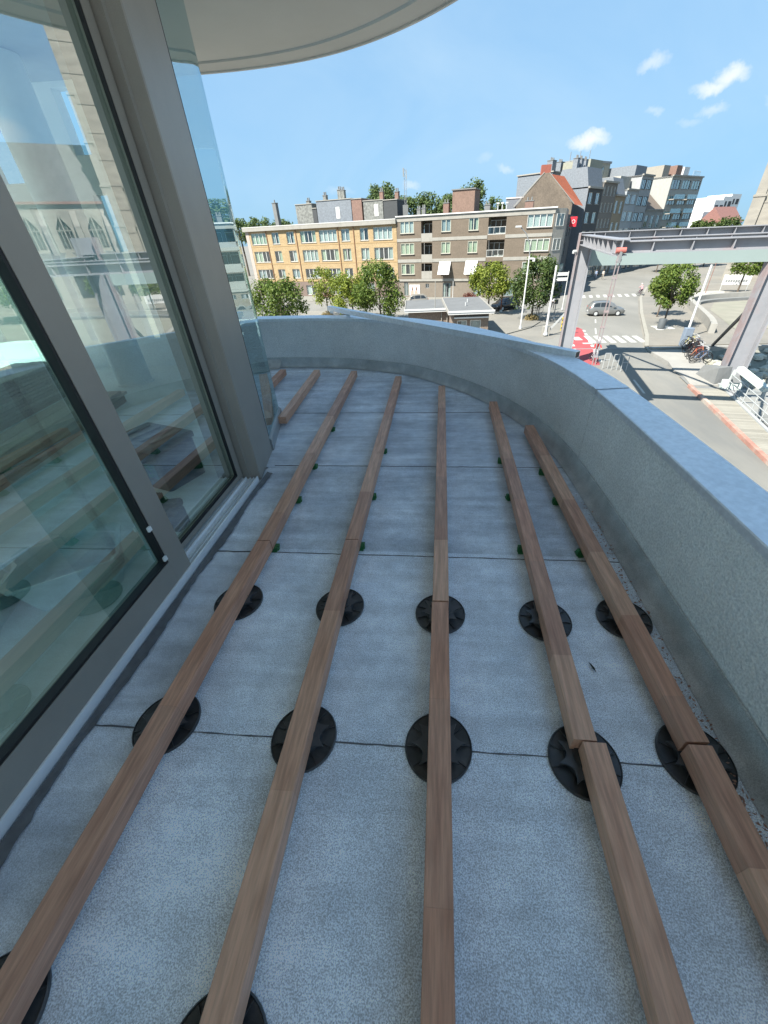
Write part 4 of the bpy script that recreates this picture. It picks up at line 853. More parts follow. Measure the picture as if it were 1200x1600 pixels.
gops = [(NX+3+k*5.2, NX+5.4+k*5.2, 9.5, 14.6) for k in range(8)]
b = MB(); holes(NX, NX+NL, 0, EH, gops, 3.0, .6, b); 
for a,c,e,f in gops: b.quad((a,3.6,e),(c,3.6,e),(c,3.6,f),(a,3.6,f),1)
b.build('nave_wall', [M_STONE, M_DARK], ch, fix=False)
for a,c,e,f in gops:          # pointed tracery
    mxx = (a+c)/2; b = MB()
    b.add([(a,3.02,f),(a,3.02,f-1.9),(mxx-.12,3.02,f-.05),(mxx-.12,3.02,f)], [(0,1,2,3)]); b.add([(c,3.02,f),(c,3.02,f-1.9),(mxx+.12,3.02,f-.05),(mxx+.12,3.02,f)], [(0,3,2,1)])
    b.box(mxx-.09,mxx+.09,3.0,3.3,e,f); b.box(a+.5,a+.6,3.1,3.3,e,f-1.6); b.box(c-.6,c-.5,3.1,3.3,e,f-1.6); b.box(a,c,3.1,3.3,f-2.2,f-2.05); b.build('window_tracery', M_STONE, ch, fix=False)
for k in range(9): b = MB(); x = NX+1.2+k*5.2; b.box(x,x+1.0,1.6,3.0,0,13); b.add([(x,1.6,13),(x+1,1.6,13),(x+1,3,15.5),(x,3,15.5),(x,3,13),(x+1,3,13)],[(0,1,2,3),(0,3,4),(1,5,2)]); b.build('buttress', M_STONE, ch)
b = MB(); b.add([(NX,2.6,EH),(NX+NL,2.6,EH),(NX+NL,11,RH),(NX,11,RH),(NX,19.4,EH),(NX+NL,19.4,EH)], [(0,1,2,3),(3,2,5,4)]); b.build('nave_roof', mat('church_slate',(.10,.10,.10),.8,var=.2,scale=1,speck=.1,speckscale=3), ch, fix=False)
box_part(ch, 'eaves', mat('eave_red',(.2,.11,.09),.8), NX,NX+NL,2.4,2.9,EH-.35,EH+.05)
b = MB(); b.add([(NX+NL,3,0),(NX+NL,19,0),(NX+NL,19,EH),(NX+NL,11,RH),(NX+NL,3,EH)],[(0,1,2,3,4)]); b.build('end_wall', M_STONE, ch, fix=False)
aops = [(NX+3.2+k*5.2, NX+5.2+k*5.2, 1.5, 5.5) for k in range(8)]
b = MB(); holes(NX+1,NX+NL-1,0,7,aops,-4,.5,b)
for a,c,e,f in aops: b.quad((a,-3.5,e),(c,-3.5,e),(c,-3.5,f),(a,-3.5,f),1)
b.quad((NX+1,-4,0),(NX+1,3,0),(NX+1,3,8.5),(NX+1,-4,7)); b.build('aisle_wall', [M_STONE, M_DARK], ch, fix=False)
b = MB(); b.quad((NX+.8,-4.4,6.9),(NX+NL-.8,-4.4,6.9),(NX+NL-.8,3,9),(NX+.8,3,9)); b.build('aisle_roof', MATS['church_slate'], ch, fix=False)
for k in range(8): b = MB(); x = NX+2.4+k*5.2; b.add([(x,-4.05,7),(x+3.6,-4.05,7),(x+1.8,-4.05,9.6),(x,-3.6,7),(x+3.6,-3.6,7),(x+1.8,-3.6,9.6)],[(0,1,2),(5,4,3),(0,2,5,3),(2,1,4,5)]); b.build('gablet', M_STONE, ch)

# ------------------------------------------------------------------ bascule bridge portal
LX, LY, RX, RY = 10.55, 34.5, 22.65, 32.2
U = Vector((-.18,-1,0)).normalized()                 # along the bridge towards the camera
Wd = Vector((RX-LX, RY-LY, 0)).normalized()          # across the bridge
pt = empty('bridge_portal', (LX,LY,ZS), 'tall grey steel bascule bridge portal with overhead balance arms and hangers', 'bridge')
O = Vector((LX,LY,ZS))
def ibeam(mb, p, q, w_, h, tf=.05, tw=.05, m=0, mf=0):
    p = Vector(p); q = Vector(q); upz = Vector((0,0,1))
    mb.beam(p, q, tw, h-2*tf-.002, m); mb.beam(p+upz*(h/2-tf/2), q+upz*(h/2-tf/2), w_, tf, mf); mb.beam(p-upz*(h/2-tf/2), q-upz*(h/2-tf/2), w_, tf, mf)
    d = q-p; n = int(d.length/1.6)
    for k in range(1, n+1):
        c = p+d*(k/(n+.5)); sdv = d.normalized().cross(upz).normalized()
        for s in (-1,1): mb.beam(c+sdv*s*(w_/4)-upz*(h/2-tf), c+sdv*s*(w_/4)+upz*(h/2-tf), .04, w_/2-.06, m, upv=tuple(sdv))
def col_h(base, top, wv, ww_, dd):                    # H section column: web across the view with two flanges
    b = MB(); base = Vector(base); top = Vector(top); s = wv*ww_/2; f = Vector((-wv.y, wv.x, 0))
    b.beam(base, top, ww_-.12, .08, 0, upv=tuple(f))
    return b
def column(base, h, ww_, dd, name, off=Vector((0,0,0))):
    bx_, by_ = base.x, base.y; e = []
    ang = math.atan2(Wd.y, Wd.x)
    b = MB(); b.box(-ww_/2+.06, ww_/2-.06, -.05, .05, 0, h); o = b.build('column_web', M_STEEL, pt, loc=base); o.rotation_euler.z = ang
    for s in (-1,1):
        b = MB(); b.box(s*ww_/2-.055, s*ww_/2+.055, -dd/2, dd/2, 0, h); o2 = b.build('column_flange', M_STEELP if s < 0 else M_STEEL, pt, loc=base); o2.rotation_euler.z = ang
    for k in range(0):
        b = MB(); b.box(-ww_/2+.06, ww_/2-.06, -dd/2+.04, -.055, 1.2+1.9*k, 1.26+1.9*k); o2 = b.build('stiffener', M_STEEL, pt, loc=base); o2.rotation_euler.z = ang
column(Vector((0,0,0)), 9.0, .92, .62, 'l'); column(Vector((RX-LX+.1, RY-LY,-2.2)), 12.2, 1.35, .9, 'r')
def P_(a, b_, z): return Wd*a + U*b_ + Vector((0,0,z))
TW = 12.32
b = MB(); ibeam(b, P_(-.4,0,8.78), P_(TW+.6,0,8.78), .7, .5, mf=0); b.build('top_crossbeam', M_STEEL, pt)
b = MB(); b.beam(P_(.5,.0,7.5), P_(TW-.6,.0,7.5), .35, .98); b.build('portal_girder', M_TEAL, pt)
AL = 13.7
for a in (-.1, TW):
    b = MB(); ibeam(b, P_(a,-1.5,8.6), P_(a,AL,8.52), .55, .62); b.build('balance_arm', M_STEEL, pt)
b = MB(); ibeam(b, P_(-.3,AL-.6,8.52), P_(TW+.4,AL-.6,8.52), .5, .46); b.build('tip_crossbeam', M_STEEL, pt)
b = MB(); ibeam(b, P_(-.1,6.6,8.55), P_(TW,6.6,8.55), .36, .4); b.build('middle_crossbeam', M_STEEL, pt)
for a, c in (((-.1,.3),(5.5,AL-.9)),((TW,.3),(6.5,AL-.9))):
    b = MB(); b.beam(P_(a[0],a[1],8.6), P_(c[0],c[1],8.5), .16, .16); b.build('diagonal_brace', M_STEEL, pt)
for a in (-.1, TW):
    b = MB()
    top = P_(a,AL,8.35); 
    for s in (-.07,.07): b.beam(top+Wd*s, top+Wd*s-Vector((0,0,8.0)), .035, .05, upv=(0,1,0))
    for k in range(12): z = -.3-k*.68; b.beam(top-Wd*.11+Vector((0,0,z)), top+Wd*.11+Vector((0,0,z)), .07, .09)
    b.build('hanger', M_STEELP, pt)
    b = MB(); b.tube([P_(a-.2,AL,8.42), P_(a+.2,AL,8.42)], .11, 14); b.build('pivot_pin', mat('red_oxide',(.36,.11,.09),.7,var=.2), pt)
    b = MB(); b.beam(P_(a,AL,8.4), P_(a,AL,7.95), .1, .2, upv=(0,1,0)); b.build('shackle', M_GREY, pt)
b = MB(); b.beam(P_(0,-.2,7.2), P_(0,-.2,8.0), .1, .1, upv=(0,1,0)); b.tube([P_(-.55,.3,7.9),P_(-.75,.4,7.9)], .12, 8); b.build('floodlight', M_GALV, pt)
ob = Vector((24.6,38.6,ZS+.2))
st = empty('diagonal_strut', (ob.x,ob.y,ob.z), 'black diagonal strut leaning from the ground to the right portal column', 'strut')
b = MB(); b.beam((0,0,0), Vector((RX-.2,RY+.4,-3.6))-ob, .16, .22); b.build('bar', mat('black_steel',(.03,.032,.034),.5), st)
b = MB(); b.box(-.3,.3,-.3,.3,-.2,.12); b.build('foot', M_CONCD, st)
# railing along the walkway
rl_ = empty('bridge_railing', (0,0,ZS), 'white tubular railing along the edge of the bridge walkway', 'railing')
ys = [13.5+k*1.35 for k in range(11)]
for y in ys: b = MB(); b.tube([(rx(y),y,.1),(rx(y),y,1.15)],.032,6); b.build('post', M_RAILW, rl_)
for z in (1.15,.75,.4): b = MB(); b.tube([(rx(ys[0]),ys[0],z),(rx(ys[-1]),ys[-1],z)],.028,6); b.build('rail', M_RAILW, rl_)
b = MB(); b.beam((rx(12),12,.12),(rx(28.4),28.4,.12),.16,.16); b.build('base_rail', M_RAILW, rl_)
rl2 = empty('bridge_railing', (0,0,ZS-1.2), 'white tubular railing on the lower quay beyond the walkway', 'railing')
for k in range(8): b = MB(); b.tube([(20.6+k*1.6,27.6-k*.25,-.9),(20.6+k*1.6,27.6-k*.25,1.1)],.03,6); b.build('post', M_RAILW, rl2)
for z in (1.1,.7,.3): b = MB(); b.tube([(20.4,27.65,z),(32,25.85,z)],.026,6); b.build('rail', M_RAILW, rl2)
# concrete block and white barrier mechanism
cb = tag(MB().add([(19.2,28.3,0),(20.5,28.8,0),(20.3,31.0,0),(19.3,30.8,0),(19.3,28.6,1.0),(20.4,28.95,1.0),(20.2,30.6,.7),(19.45,30.5,.7)], [(3,2,1,0),(4,5,6,7),(0,1,5,4),(1,2,6,5),(2,3,7,6),(3,0,4,7)]).build('concrete_block', M_CONCD, loc=(0,0,ZS+.13)), 'dark grey chamfered concrete block beside the white barrier machine', 'block')
bm_ = empty('barrier_machine', (19.75,26.6,ZS+.1), 'white lifting barrier machine with sloping arm beside the railing', 'barrier', rz=R(-14))
M_MINT = mat('mint_white', (.47,.52,.48), .5, var=.05)
b = MB(); b.bbox(-.75,.35,.6,1.1,0,.55,.04); b.build('cabinet', M_MINT, bm_)
b = MB(); b.beam((-.1,.9,1.3),(.75,-1.6,.75),.4,.28); b.build('arm', M_MINT, bm_)
for x in (-.35,.15): b = MB(); b.beam((x,.9,.4),(x+.05,.85,1.2),.16,.16,upv=(0,1,0)); b.build('post', M_MINT, bm_)
b = MB(); b.beam((.7,-1.5,.05),(.72,-1.52,.7),.14,.14,upv=(0,1,0)); b.build('rest_post', M_RAILW, bm_)
b = MB(); b.box(-.5,.1,.52,.595,.5,.95); b.build('control_box', M_GREY, bm_)
# rubble bank
bk = tag(MB().quad((18.6,38.3,ZS-.02),(60,38.3,ZS-.02),(60,34.5,-10.2),(18.6,34.5,-10.2)).build('canal_bank', mat('rubble_bed',(.2,.2,.165),.95,var=.2), fix=False), kind='structure')
rr = random.Random(5)
ME_ST = []
for k in range(5):
    b = MB(); n = 7; vs = [(0,0,.18)]; 
    for i in range(n): a = 2*math.pi*i/n; q = rr.uniform(.22,.38); vs += [(q*math.cos(a),q*math.sin(a),rr.uniform(.02,.12))]
    for i in range(n): a = 2*math.pi*i/n; vs += [(vs[1+i][0]*1.1,vs[1+i][1]*1.1,-.12)]
    b.add(vs, [(0,1+i,1+(i+1)%n) for i in range(n)]+[(1+i,8+i,8+(i+1)%n,1+(i+1)%n) for i in range(n)]); ME_ST.append(b.mesh('stone', mat('rubble_stone',(.38,.37,.31),.95,var=.2,rnd=.25)))
for i in range(150):
    x = rr.uniform(20.0,29.5); t = rr.random(); o = place('stone', ME_ST[i % 5], bk, (x, 38.1-3.6*t, ZS-.02-2.15*t), rr.uniform(0,6)); o.scale = (rr.uniform(.7,1.4),)*3
# canal retaining curb
tag(MB().box(19.3,60,38.2,38.65,ZS-.4,ZS+.28).build('bank_coping', M_CONC), 'low pale concrete coping at the top of the rubble bank', 'coping')
# curved plaza bench wall
CW = catmull([(28.0,44.3),(29.6,47.8),(32.0,54.5),(33.9,60),(35.4,62.9),(38.5,64.9),(43,66.0),(49,66.3),(56,66.0),(64,64.5),(72,61)], 5)
cw = empty('curved_wall', (0,0,ZS), 'long pale curved concrete bench wall enclosing the round plaza bed', 'wall')
for i in range(0, len(CW)-1, 5):
    sg_ = CW[i:i+6]
    MB().sweep(sg_, [(.0,.1),(.0,1.0),(-.55,1.0),(-.55,.1)], closed=True).build('wall_block', M_CONC, cw)
    if i >= 20: MB().sweep(sg_, [(.9,.1),(.9,.45),(.02,.45),(.02,.1)], closed=True).build('bench', M_CONCD, cw)
tag(MB().add([(x,y,ZS+.14) for x,y in [(31,46),(35,58),(38.5,63.5),(44,64.8),(56,64.6),(66,60),(66,46)]], [tuple(range(7))]).build('plaza_bed', mat('gravel_bed',(.215,.208,.165),.95,var=.12,scale=.6,col2=(.18,.185,.14),c2scale=.2), fix=False), kind='structure')
tag(MB().add([(x,y,ZS+.128) for x,y in [(36,70),(44,70.8),(47,76),(37.5,75)]], [(0,1,2,3)]).build('pale_slab', mat('pale_slab',(.33,.32,.28),.9), fix=False), kind='structure')

# ------------------------------------------------------------------ trees
LEAFS = [leafmat('leaf_mid', (.06,.11,.02), (.16,.21,.04)), leafmat('leaf_yellow', (.11,.16,.02), (.25,.28,.045)), leafmat('leaf_dark', (.04,.075,.022), (.10,.14,.035)), leafmat('leaf_far', (.07,.115,.04), (.14,.19,.065))]
M_BARK = mat('bark', (.10,.08,.06), .9, var=.2, scale=4)
def tree(X, Y, z0, z1, rad, label, lm=0, n=1500, leaf=.26, base=ZS+.1, seed=1, tr=.11, cat='tree', group='street trees'):
    r = np.random.default_rng(seed); h = z1-z0
    e = empty('tree', (X,Y,base), label, cat, group)
    zc0 = z0-base; zc1 = z1-base; cz = (zc0+zc1)/2
    nb = 34; n = int(n*2.2); leaf *= .78
    th = r.uniform(0,2*np.pi,nb); u = r.uniform(-.92,.95,nb); rr_ = r.uniform(.35,.86,nb)**.7
    prof = np.sqrt(1-u**2)*(1-.12*u)
    bc = np.stack([rad*rr_*prof*np.cos(th), rad*rr_*prof*np.sin(th), cz+u*h*.44], 1); br = rad*r.uniform(.22,.42,nb)
    k = r.integers(0,nb,n); d = r.normal(size=(n,3)); d /= np.linalg.norm(d,axis=1)[:,None]
    c = bc[k]+d*(br[k]*r.uniform(.35,1.08,n))[:,None]
    c[:,2] = np.clip(c[:,2], zc0-.05*h, zc1+.06*h)
    nrm = d*.6+r.normal(size=(n,3))*.5+np.array([0,0,.45]); nrm /= np.linalg.norm(nrm,axis=1)[:,None]
    t = np.cross(nrm, r.normal(size=(n,3))); t /= np.linalg.norm(t,axis=1)[:,None]; bt_ = np.cross(nrm,t)
    sz = leaf*r.uniform(.6,1.35,n)[:,None]
    v = np.stack([c-t*sz, c-bt_*sz*.55+nrm*sz*.12, c+t*sz, c+bt_*sz*.55+nrm*sz*.12],1).reshape(-1,3)
    me = bpy.data.meshes.new('crown'); me.from_pydata(v.tolist(), [], np.arange(4*n).reshape(-1,4).tolist()); me.materials.append(LEAFS[lm]); place('crown', me, e)
    b = MB(); fk = zc0+.12*h; b.tube([(0,0,-.1),(.03,.02,fk*.5),(0,0,fk),(.05,0,cz),(0,.05,cz+h*.3)],[tr*1.25,tr,tr*.85,tr*.55,tr*.2],8)
    rd = random.Random(seed)
    for i in range(7):
        q = bc[i]; b.tube([(0,0,fk+rd.uniform(-.1,.35)*h*.5),(q[0]*.5,q[1]*.5,(fk+q[2])/2+.1*h),tuple(q)],[tr*.5,tr*.32,tr*.1],5)
    b.build('trunk', M_BARK, e, smooth=True); return e
tree(-18.5,50,-6.6,-2.0,3.25,'low wide green tree nearest the glass corner, in front of yellow block',0,2600,.2,seed=1)
tree(-15.9,62,-6.4,-1.7,2.3,'thin yellowish young tree before the middle of the yellow block',1,900,.2,seed=2,tr=.08)
tree(-11.4,58,-6.8,-2.3,2.9,'yellow green bushy tree left of the large dark tree',1,2000,.2,seed=3)
tree(-7.4,56,-7.1,-1.2,3.25,'large dark green tree where the yellow and brown blocks meet',0,2800,.2,seed=4)
tree(7.0,60,-5.9,-2.0,2.75,'bright green tree with flat crown before the brown block',1,2200,.2,seed=5)
tree(11.9,54.9,-6.4,-1.3,2.85,'dark green tree beside the street lamp and brown block corner',2,2700,.2,seed=6)
tree(24.5,47.7,-6.1,-1.7,1.95,'green plaza tree with grey bin at its foot beneath the portal girder',0,2300,.17,base=ZS+.12,seed=7,tr=.09)
tree(26.8,54.2,-6.0,-2.0,1.6,'smaller plaza tree just behind the tree with the bin',0,1500,.17,base=ZS+.12,seed=8,tr=.08)
tree(45.2,70,-5.0,-2.4,2.5,'plaza tree in front of the church wall near the white banner',0,1600,.2,base=ZS+.12,seed=9)
tree(52,69,-5.2,-2.2,2.4,'plaza tree by the church at the right edge of the picture',0,1500,.2,base=ZS+.12,seed=10)
tree(62,62,-5.4,-1.4,2.4,'plaza tree past the right edge, mirrored in the door glass',0,1500,.2,base=ZS+.12,seed=11)
tree(75,58,-5.4,-1.2,2.6,'plaza tree farthest right, mirrored in the door glass',0,1500,.2,base=ZS+.12,seed=12)
tree(-14.7,130,4,12.2,4.7,'tall round tree rising behind the yellow block roof, left of the mast',3,1800,.42,seed=13,group='trees behind the roofs',tr=.3)
for i,(x,z1,rd_,l) in enumerate(((-9,10,4.5,'left'),(-3,10.6,4.6,'middle'),(3,10,4.2,'right'))): tree(x,140,3,z1,rd_,l+' tree of the three green crowns just right of the mast',3,1500,.42,seed=14+i,group='trees behind the roofs',tr=.3)
tree(8,120,3,11.4,4.2,'green tree crown right behind the brick stair tower',3,1700,.4,seed=18,group='trees behind the roofs',tr=.3)
tree(14.8,130,3,9.0,2.8,'small tree crown between stair tower and slate wing',3,900,.4,seed=19,group='trees behind the roofs',tr=.25)
for i,(x,z1) in enumerate(((-64,7.2),(-57,7.6),(-50,6.6))): tree(x,150,1,z1,4.6,('left','middle','right')[i]+' of three low trees peeping over the left end of the yellow block',3,1100,.45,seed=30+i,group='trees behind the roofs',tr=.3)
for i,(x,y,z1,l) in enumerate(((57,117,.5,'left street tree before the pale modern block'),(63,121,2.2,'middle street tree before the pale modern block'),(69,124,2.8,'dark street tree at the foot of the pale modern block'),(77,133,3.0,'street tree before the white complex'),(52,112,-.5,'small street tree before the low brown roofed house'))): tree(x,y,-5,z1,3.0,l,2,1200,.36,seed=40+i,group='trees along the far street')
# dry shrub at tree foot
def shrub(x,y,s,label,lm=1,n=350,seed=3):
    r = np.random.default_rng(seed); e = empty('shrub', (x,y,ZS+.1), label, 'shrub'); d = r.normal(size=(n,3)); d /= np.linalg.norm(d,axis=1)[:,None]; d[:,2] = np.abs(d[:,2]); c = d*s*r.uniform(.4,1,n)[:,None]*np.array([1,1,.8])
    t = r.normal(size=(n,3)); t /= np.linalg.norm(t,axis=1)[:,None]; q = np.cross(t, r.normal(size=(n,3))); q /= np.linalg.norm(q,axis=1)[:,None]
    v = np.stack([c-t*.16,c-q*.05,c+t*.16,c+q*.05],1).reshape(-1,3); me = bpy.data.meshes.new('foliage'); me.from_pydata(v.tolist(),[],np.arange(4*n).reshape(-1,4).tolist()); me.materials.append(lm); place('foliage',me,e)
shrub(11.9,54.6,.95,'dry straw coloured shrub at the foot of the dark tree',leafmat('leaf_straw',(.22,.18,.08),(.34,.27,.13)))
shrub(-16.0,61.5,.9,'dry straw coloured shrub at the foot of the thin young tree',MATS['leaf_straw'],seed=5)
shrub(-21,83.6,1.3,'dark red shrub against the yellow block ground floor',leafmat('leaf_red',(.11,.03,.025),(.2,.06,.04)),seed=6)
shrub(5.6,76.2,1.3,'dark red shrub against the brown block ground floor',MATS['leaf_red'],seed=7)

# ------------------------------------------------------------------ pavilion
pvn = empty('pavilion', (1.3,43.0,ZS), 'small brick pavilion with flat grey roof and white fascia', 'pavilion', rz=R(3))
M_PB = mat('pavilion_brick', (.185,.145,.115), .9, var=.15, scale=4, speck=.1, speckscale=8)
b = MB(); holes(.25,3.9,0,2.75,[(.75,1.75,.7,2.15),(2.05,3.15,.7,2.15)],0,.25,b); b.quad((.25,0,0),(.25,9.5,0),(.25,9.5,2.75),(.25,0,2.75)); b.quad((3.9,0,0),(3.9,9.5,0),(3.9,9.5,2.75),(3.9,0,2.75))
for a,c in ((.75,1.75),(2.05,3.15)): b.quad((a,.25,.7),(c,.25,.7),(c,.25,2.15),(a,.25,2.15),1)
b.build('brick_wall', [M_PB, M_DARK], pvn, fix=False)
for x,w_ in ((.75,1.0),(2.05,1.1)): add_window(pvn, x, .7, w_, 1.45, 1, M_FRM, r, y=.08)
def pav_roof(x0,x1,y0,y1,z):
    t = box_part(pvn, 'roof', M_ROOF, x0+.1,x1-.1,y0+.1,y1,z+.02,z+.24)
    b = MB(); b.box(x0,x1,y0-.08,y0+.08,z,z+.16); b.box(x0-.04,x1+.04,y0-.14,y0-.081,z+.18,z+.34); b.build('fascia', M_WHITE, t)
    b = MB(); b.box(x0-.02,x0+.09,y0+.1,y1,z,z+.3); b.box(x1-.09,x1+.02,y0+.1,y1,z,z+.3); b.build('side_fascia', M_BAND, t); return t
pav_roof(-.2,4.3,-.6,10.0,2.78); t = pav_roof(-4.6,.2,3.2,11.0,2.55)
b = MB(); b.box(.4,3.8,-.45,-.05,2.38,2.5); b.build('window_canopy', M_WHITE, pvn)
box_part(pvn, 'side_wing', M_PB, -4.2,.24,3.6,10.8,0,2.54)
for x,y in ((1.9,3.2),(2.4,5.8)): b = MB(); b.tube([(x,y,2.9),(x,y,3.35)],.07,8); b.build('roof_vent', M_GALV, pvn)
for x in (-.6,.0): b = MB(); b.tube([(x,3.5,.1),(x,3.5,2.5)],.05,6); b.build('downpipe', M_BAND, pvn)
# ------------------------------------------------------------------ poles, lamps and signs
def pole(x,y,h,rad,label,cat='pole',m=None,base=ZS+.1,neck=None,name='pole'):
    e = empty(name,(x,y,base),label,cat)
    b = MB(); b.tube([(0,0,0),(0,0,h)],[rad,rad*.75],8); b.build('shaft', m or M_WHITE, e, smooth=True)
    b = MB(); b.lathe([(rad*2,0),(rad*2,.08),(rad*1.2,.3)],10); b.build('base', M_GALV, e)
    return e
lp1 = pole(9.6,49.2,7.0,.09,'tall white street lamp post with bent grey neck before the dark tree','street lamp',name='street_lamp')
b = MB(); b.tube([(0,0,7.0),(-.08,0,7.9),(-.6,.0,8.9),(-1.25,0,9.5)],[.06,.055,.05,.045],7); b.build('neck', M_GREY, lp1, smooth=True)
b = MB(); b.bbox(-1.75,-1.15,-.14,.14,9.45,9.6,.03); b.build('lamp_head', M_GALV, lp1)
b = MB(); b.box(-.05,.45,-.15,.15,6.7,6.84); b.box(.35,.6,-.12,.12,6.5,6.8); b.build('camera_bracket', M_WHITE, lp1)
pole(11.6,45.5,6.3,.12,'thick white post right of the dark tree, without lamp',name='signal_post')
pole(24.4,42.6,6.1,.11,'white slanting looking post above the parked bicycles',name='signal_post')
pole(-.2,47.2,5.2,.045,'thin pale pole in front of the pavilion wing',m=M_BAND,name='thin_pole')
p_ = pole(8.9,61.0,3.3,.10,'rust brown post between pavilion and bright green tree',m=mat('rust_post',(.17,.07,.045),.8),name='rusty_post')
sp = pole(14.6,54.6,2.3,.06,'dark post carrying a square traffic light panel',m=M_GREY,name='traffic_signal')
b = MB(); b.bbox(-.45,.35,-.08,.08,2.3,3.6,.03); b.build('panel', mat('panel_dark',(.06,.075,.075),.5), sp); b = MB(); b.box(-.2,.2,-.1,-.082,1.7,2.2); b.build('small_box', M_CH, sp)
sp = pole(17.4,61.5,4.6,.06,'white signpost with two direction arms before the shaded shop','signpost',name='signpost')
for z in (4.1,3.5): b = MB(); b.box(-1.45,-.06,-.04,.04,z,z+.38); b.build('direction_arm', M_WHITE, sp)
pole(2.6,73.5,2.9,.05,'white T shaped lamp by the brown block entrance','lamp',name='entrance_lamp'); 
for (x,y,l) in ((41.5,71.5,'slim red brown pole beside the plaza trees'),(47.6,69.5,'slim pole between the church side trees')): pole(x,y,5,.05,l,m=mat('rust_post2',(.22,.11,.085),.7),name='thin_pole')
bp = empty('bin', (24.0,47.0,ZS+.12), 'dark grey cylindrical litter bin at the foot of the plaza tree', 'bin')
b = MB(); b.lathe([(.30,.06),(.36,.12),(.38,.95),(.36,1.0),(.30,1.0)],16); b.build('drum', mat('bin_grey',(.085,.095,.10),.5), bp, smooth=True); b = MB(); b.lathe([(.42,0),(.42,.05)],16); b.build('foot', M_WHITE, bp)
gr_ = empty('tree_surround', (24.6,47.8,ZS+.125), 'white square tree grille round the plaza tree', 'tree grille'); b = MB(); b.box(-.9,.9,-.9,.9,0,.03); b.build('slab', M_PAINT, gr_)
bl = empty('bollard', (11.95,16.4,ZS), 'short white bollard with red stripe on the road below the parapet', 'bollard', rz=R(30))
b = MB(); b.bbox(-.22,.22,-.06,.06,0,1.15,.04); b.build('body', M_WHITE, bl); b = MB(); b.box(-.05,.07,-.066,-.0605,.2,.95); b.build('stripe', mat('stripe_red',(.3,.07,.06),.6), bl)
b = MB(); b.box(-.3,.3,-.15,.15,0,.05); b.build('foot', M_RUB, bl)
by = empty('barrier_board', (14.0,48.2,ZS), 'yellow and black striped barrier post behind the portal column', 'barrier')
b = MB(); b.box(-.14,.14,-.06,.06,0,1.7); b.build('board', mat('barrier_yellow',(.55,.42,.02),.6), by)
for k in range(4): b = MB(); b.add([(-.145,-.065,.15+k*.4),(.145,-.065,.32+k*.4),(.145,-.065,.5+k*.4),(-.145,-.065,.33+k*.4)],[(0,1,2,3)]); b.build('stripe', M_RUB, by, fix=False)
sb = empty('boom_arm', (12.6,45.5,ZS), 'grey boom arm leaning up against the left portal column', 'boom'); b = MB(); b.beam((-.9,.3,.2),(1.0,-.1,2.6),.14,.18); b.build('bar', M_RAILW, sb); b = MB(); b.box(-1.3,-.6,0,.6,0,.9); b.build('housing', M_BAND, sb)
bn = empty('banner', (47.3,74.5,ZS+.15), 'white banner with a dark line of lettering before the church wall', 'banner', rz=R(-12))
b = MB(); b.box(-1.9,1.9,-.04,.04,.9,2.3); b.build('sheet', M_WHITE, bn)
for k in range(9): b = MB(); b.box(-1.5+k*.34,-1.25+k*.34,-.05,-.041,1.25,1.6); b.build('letter', M_GREY, bn)
for s in (-1.8,1.8): b = MB(); b.tube([(s,0,0),(s,0,2.35)],.05,6); b.build('post', M_GALV, bn)
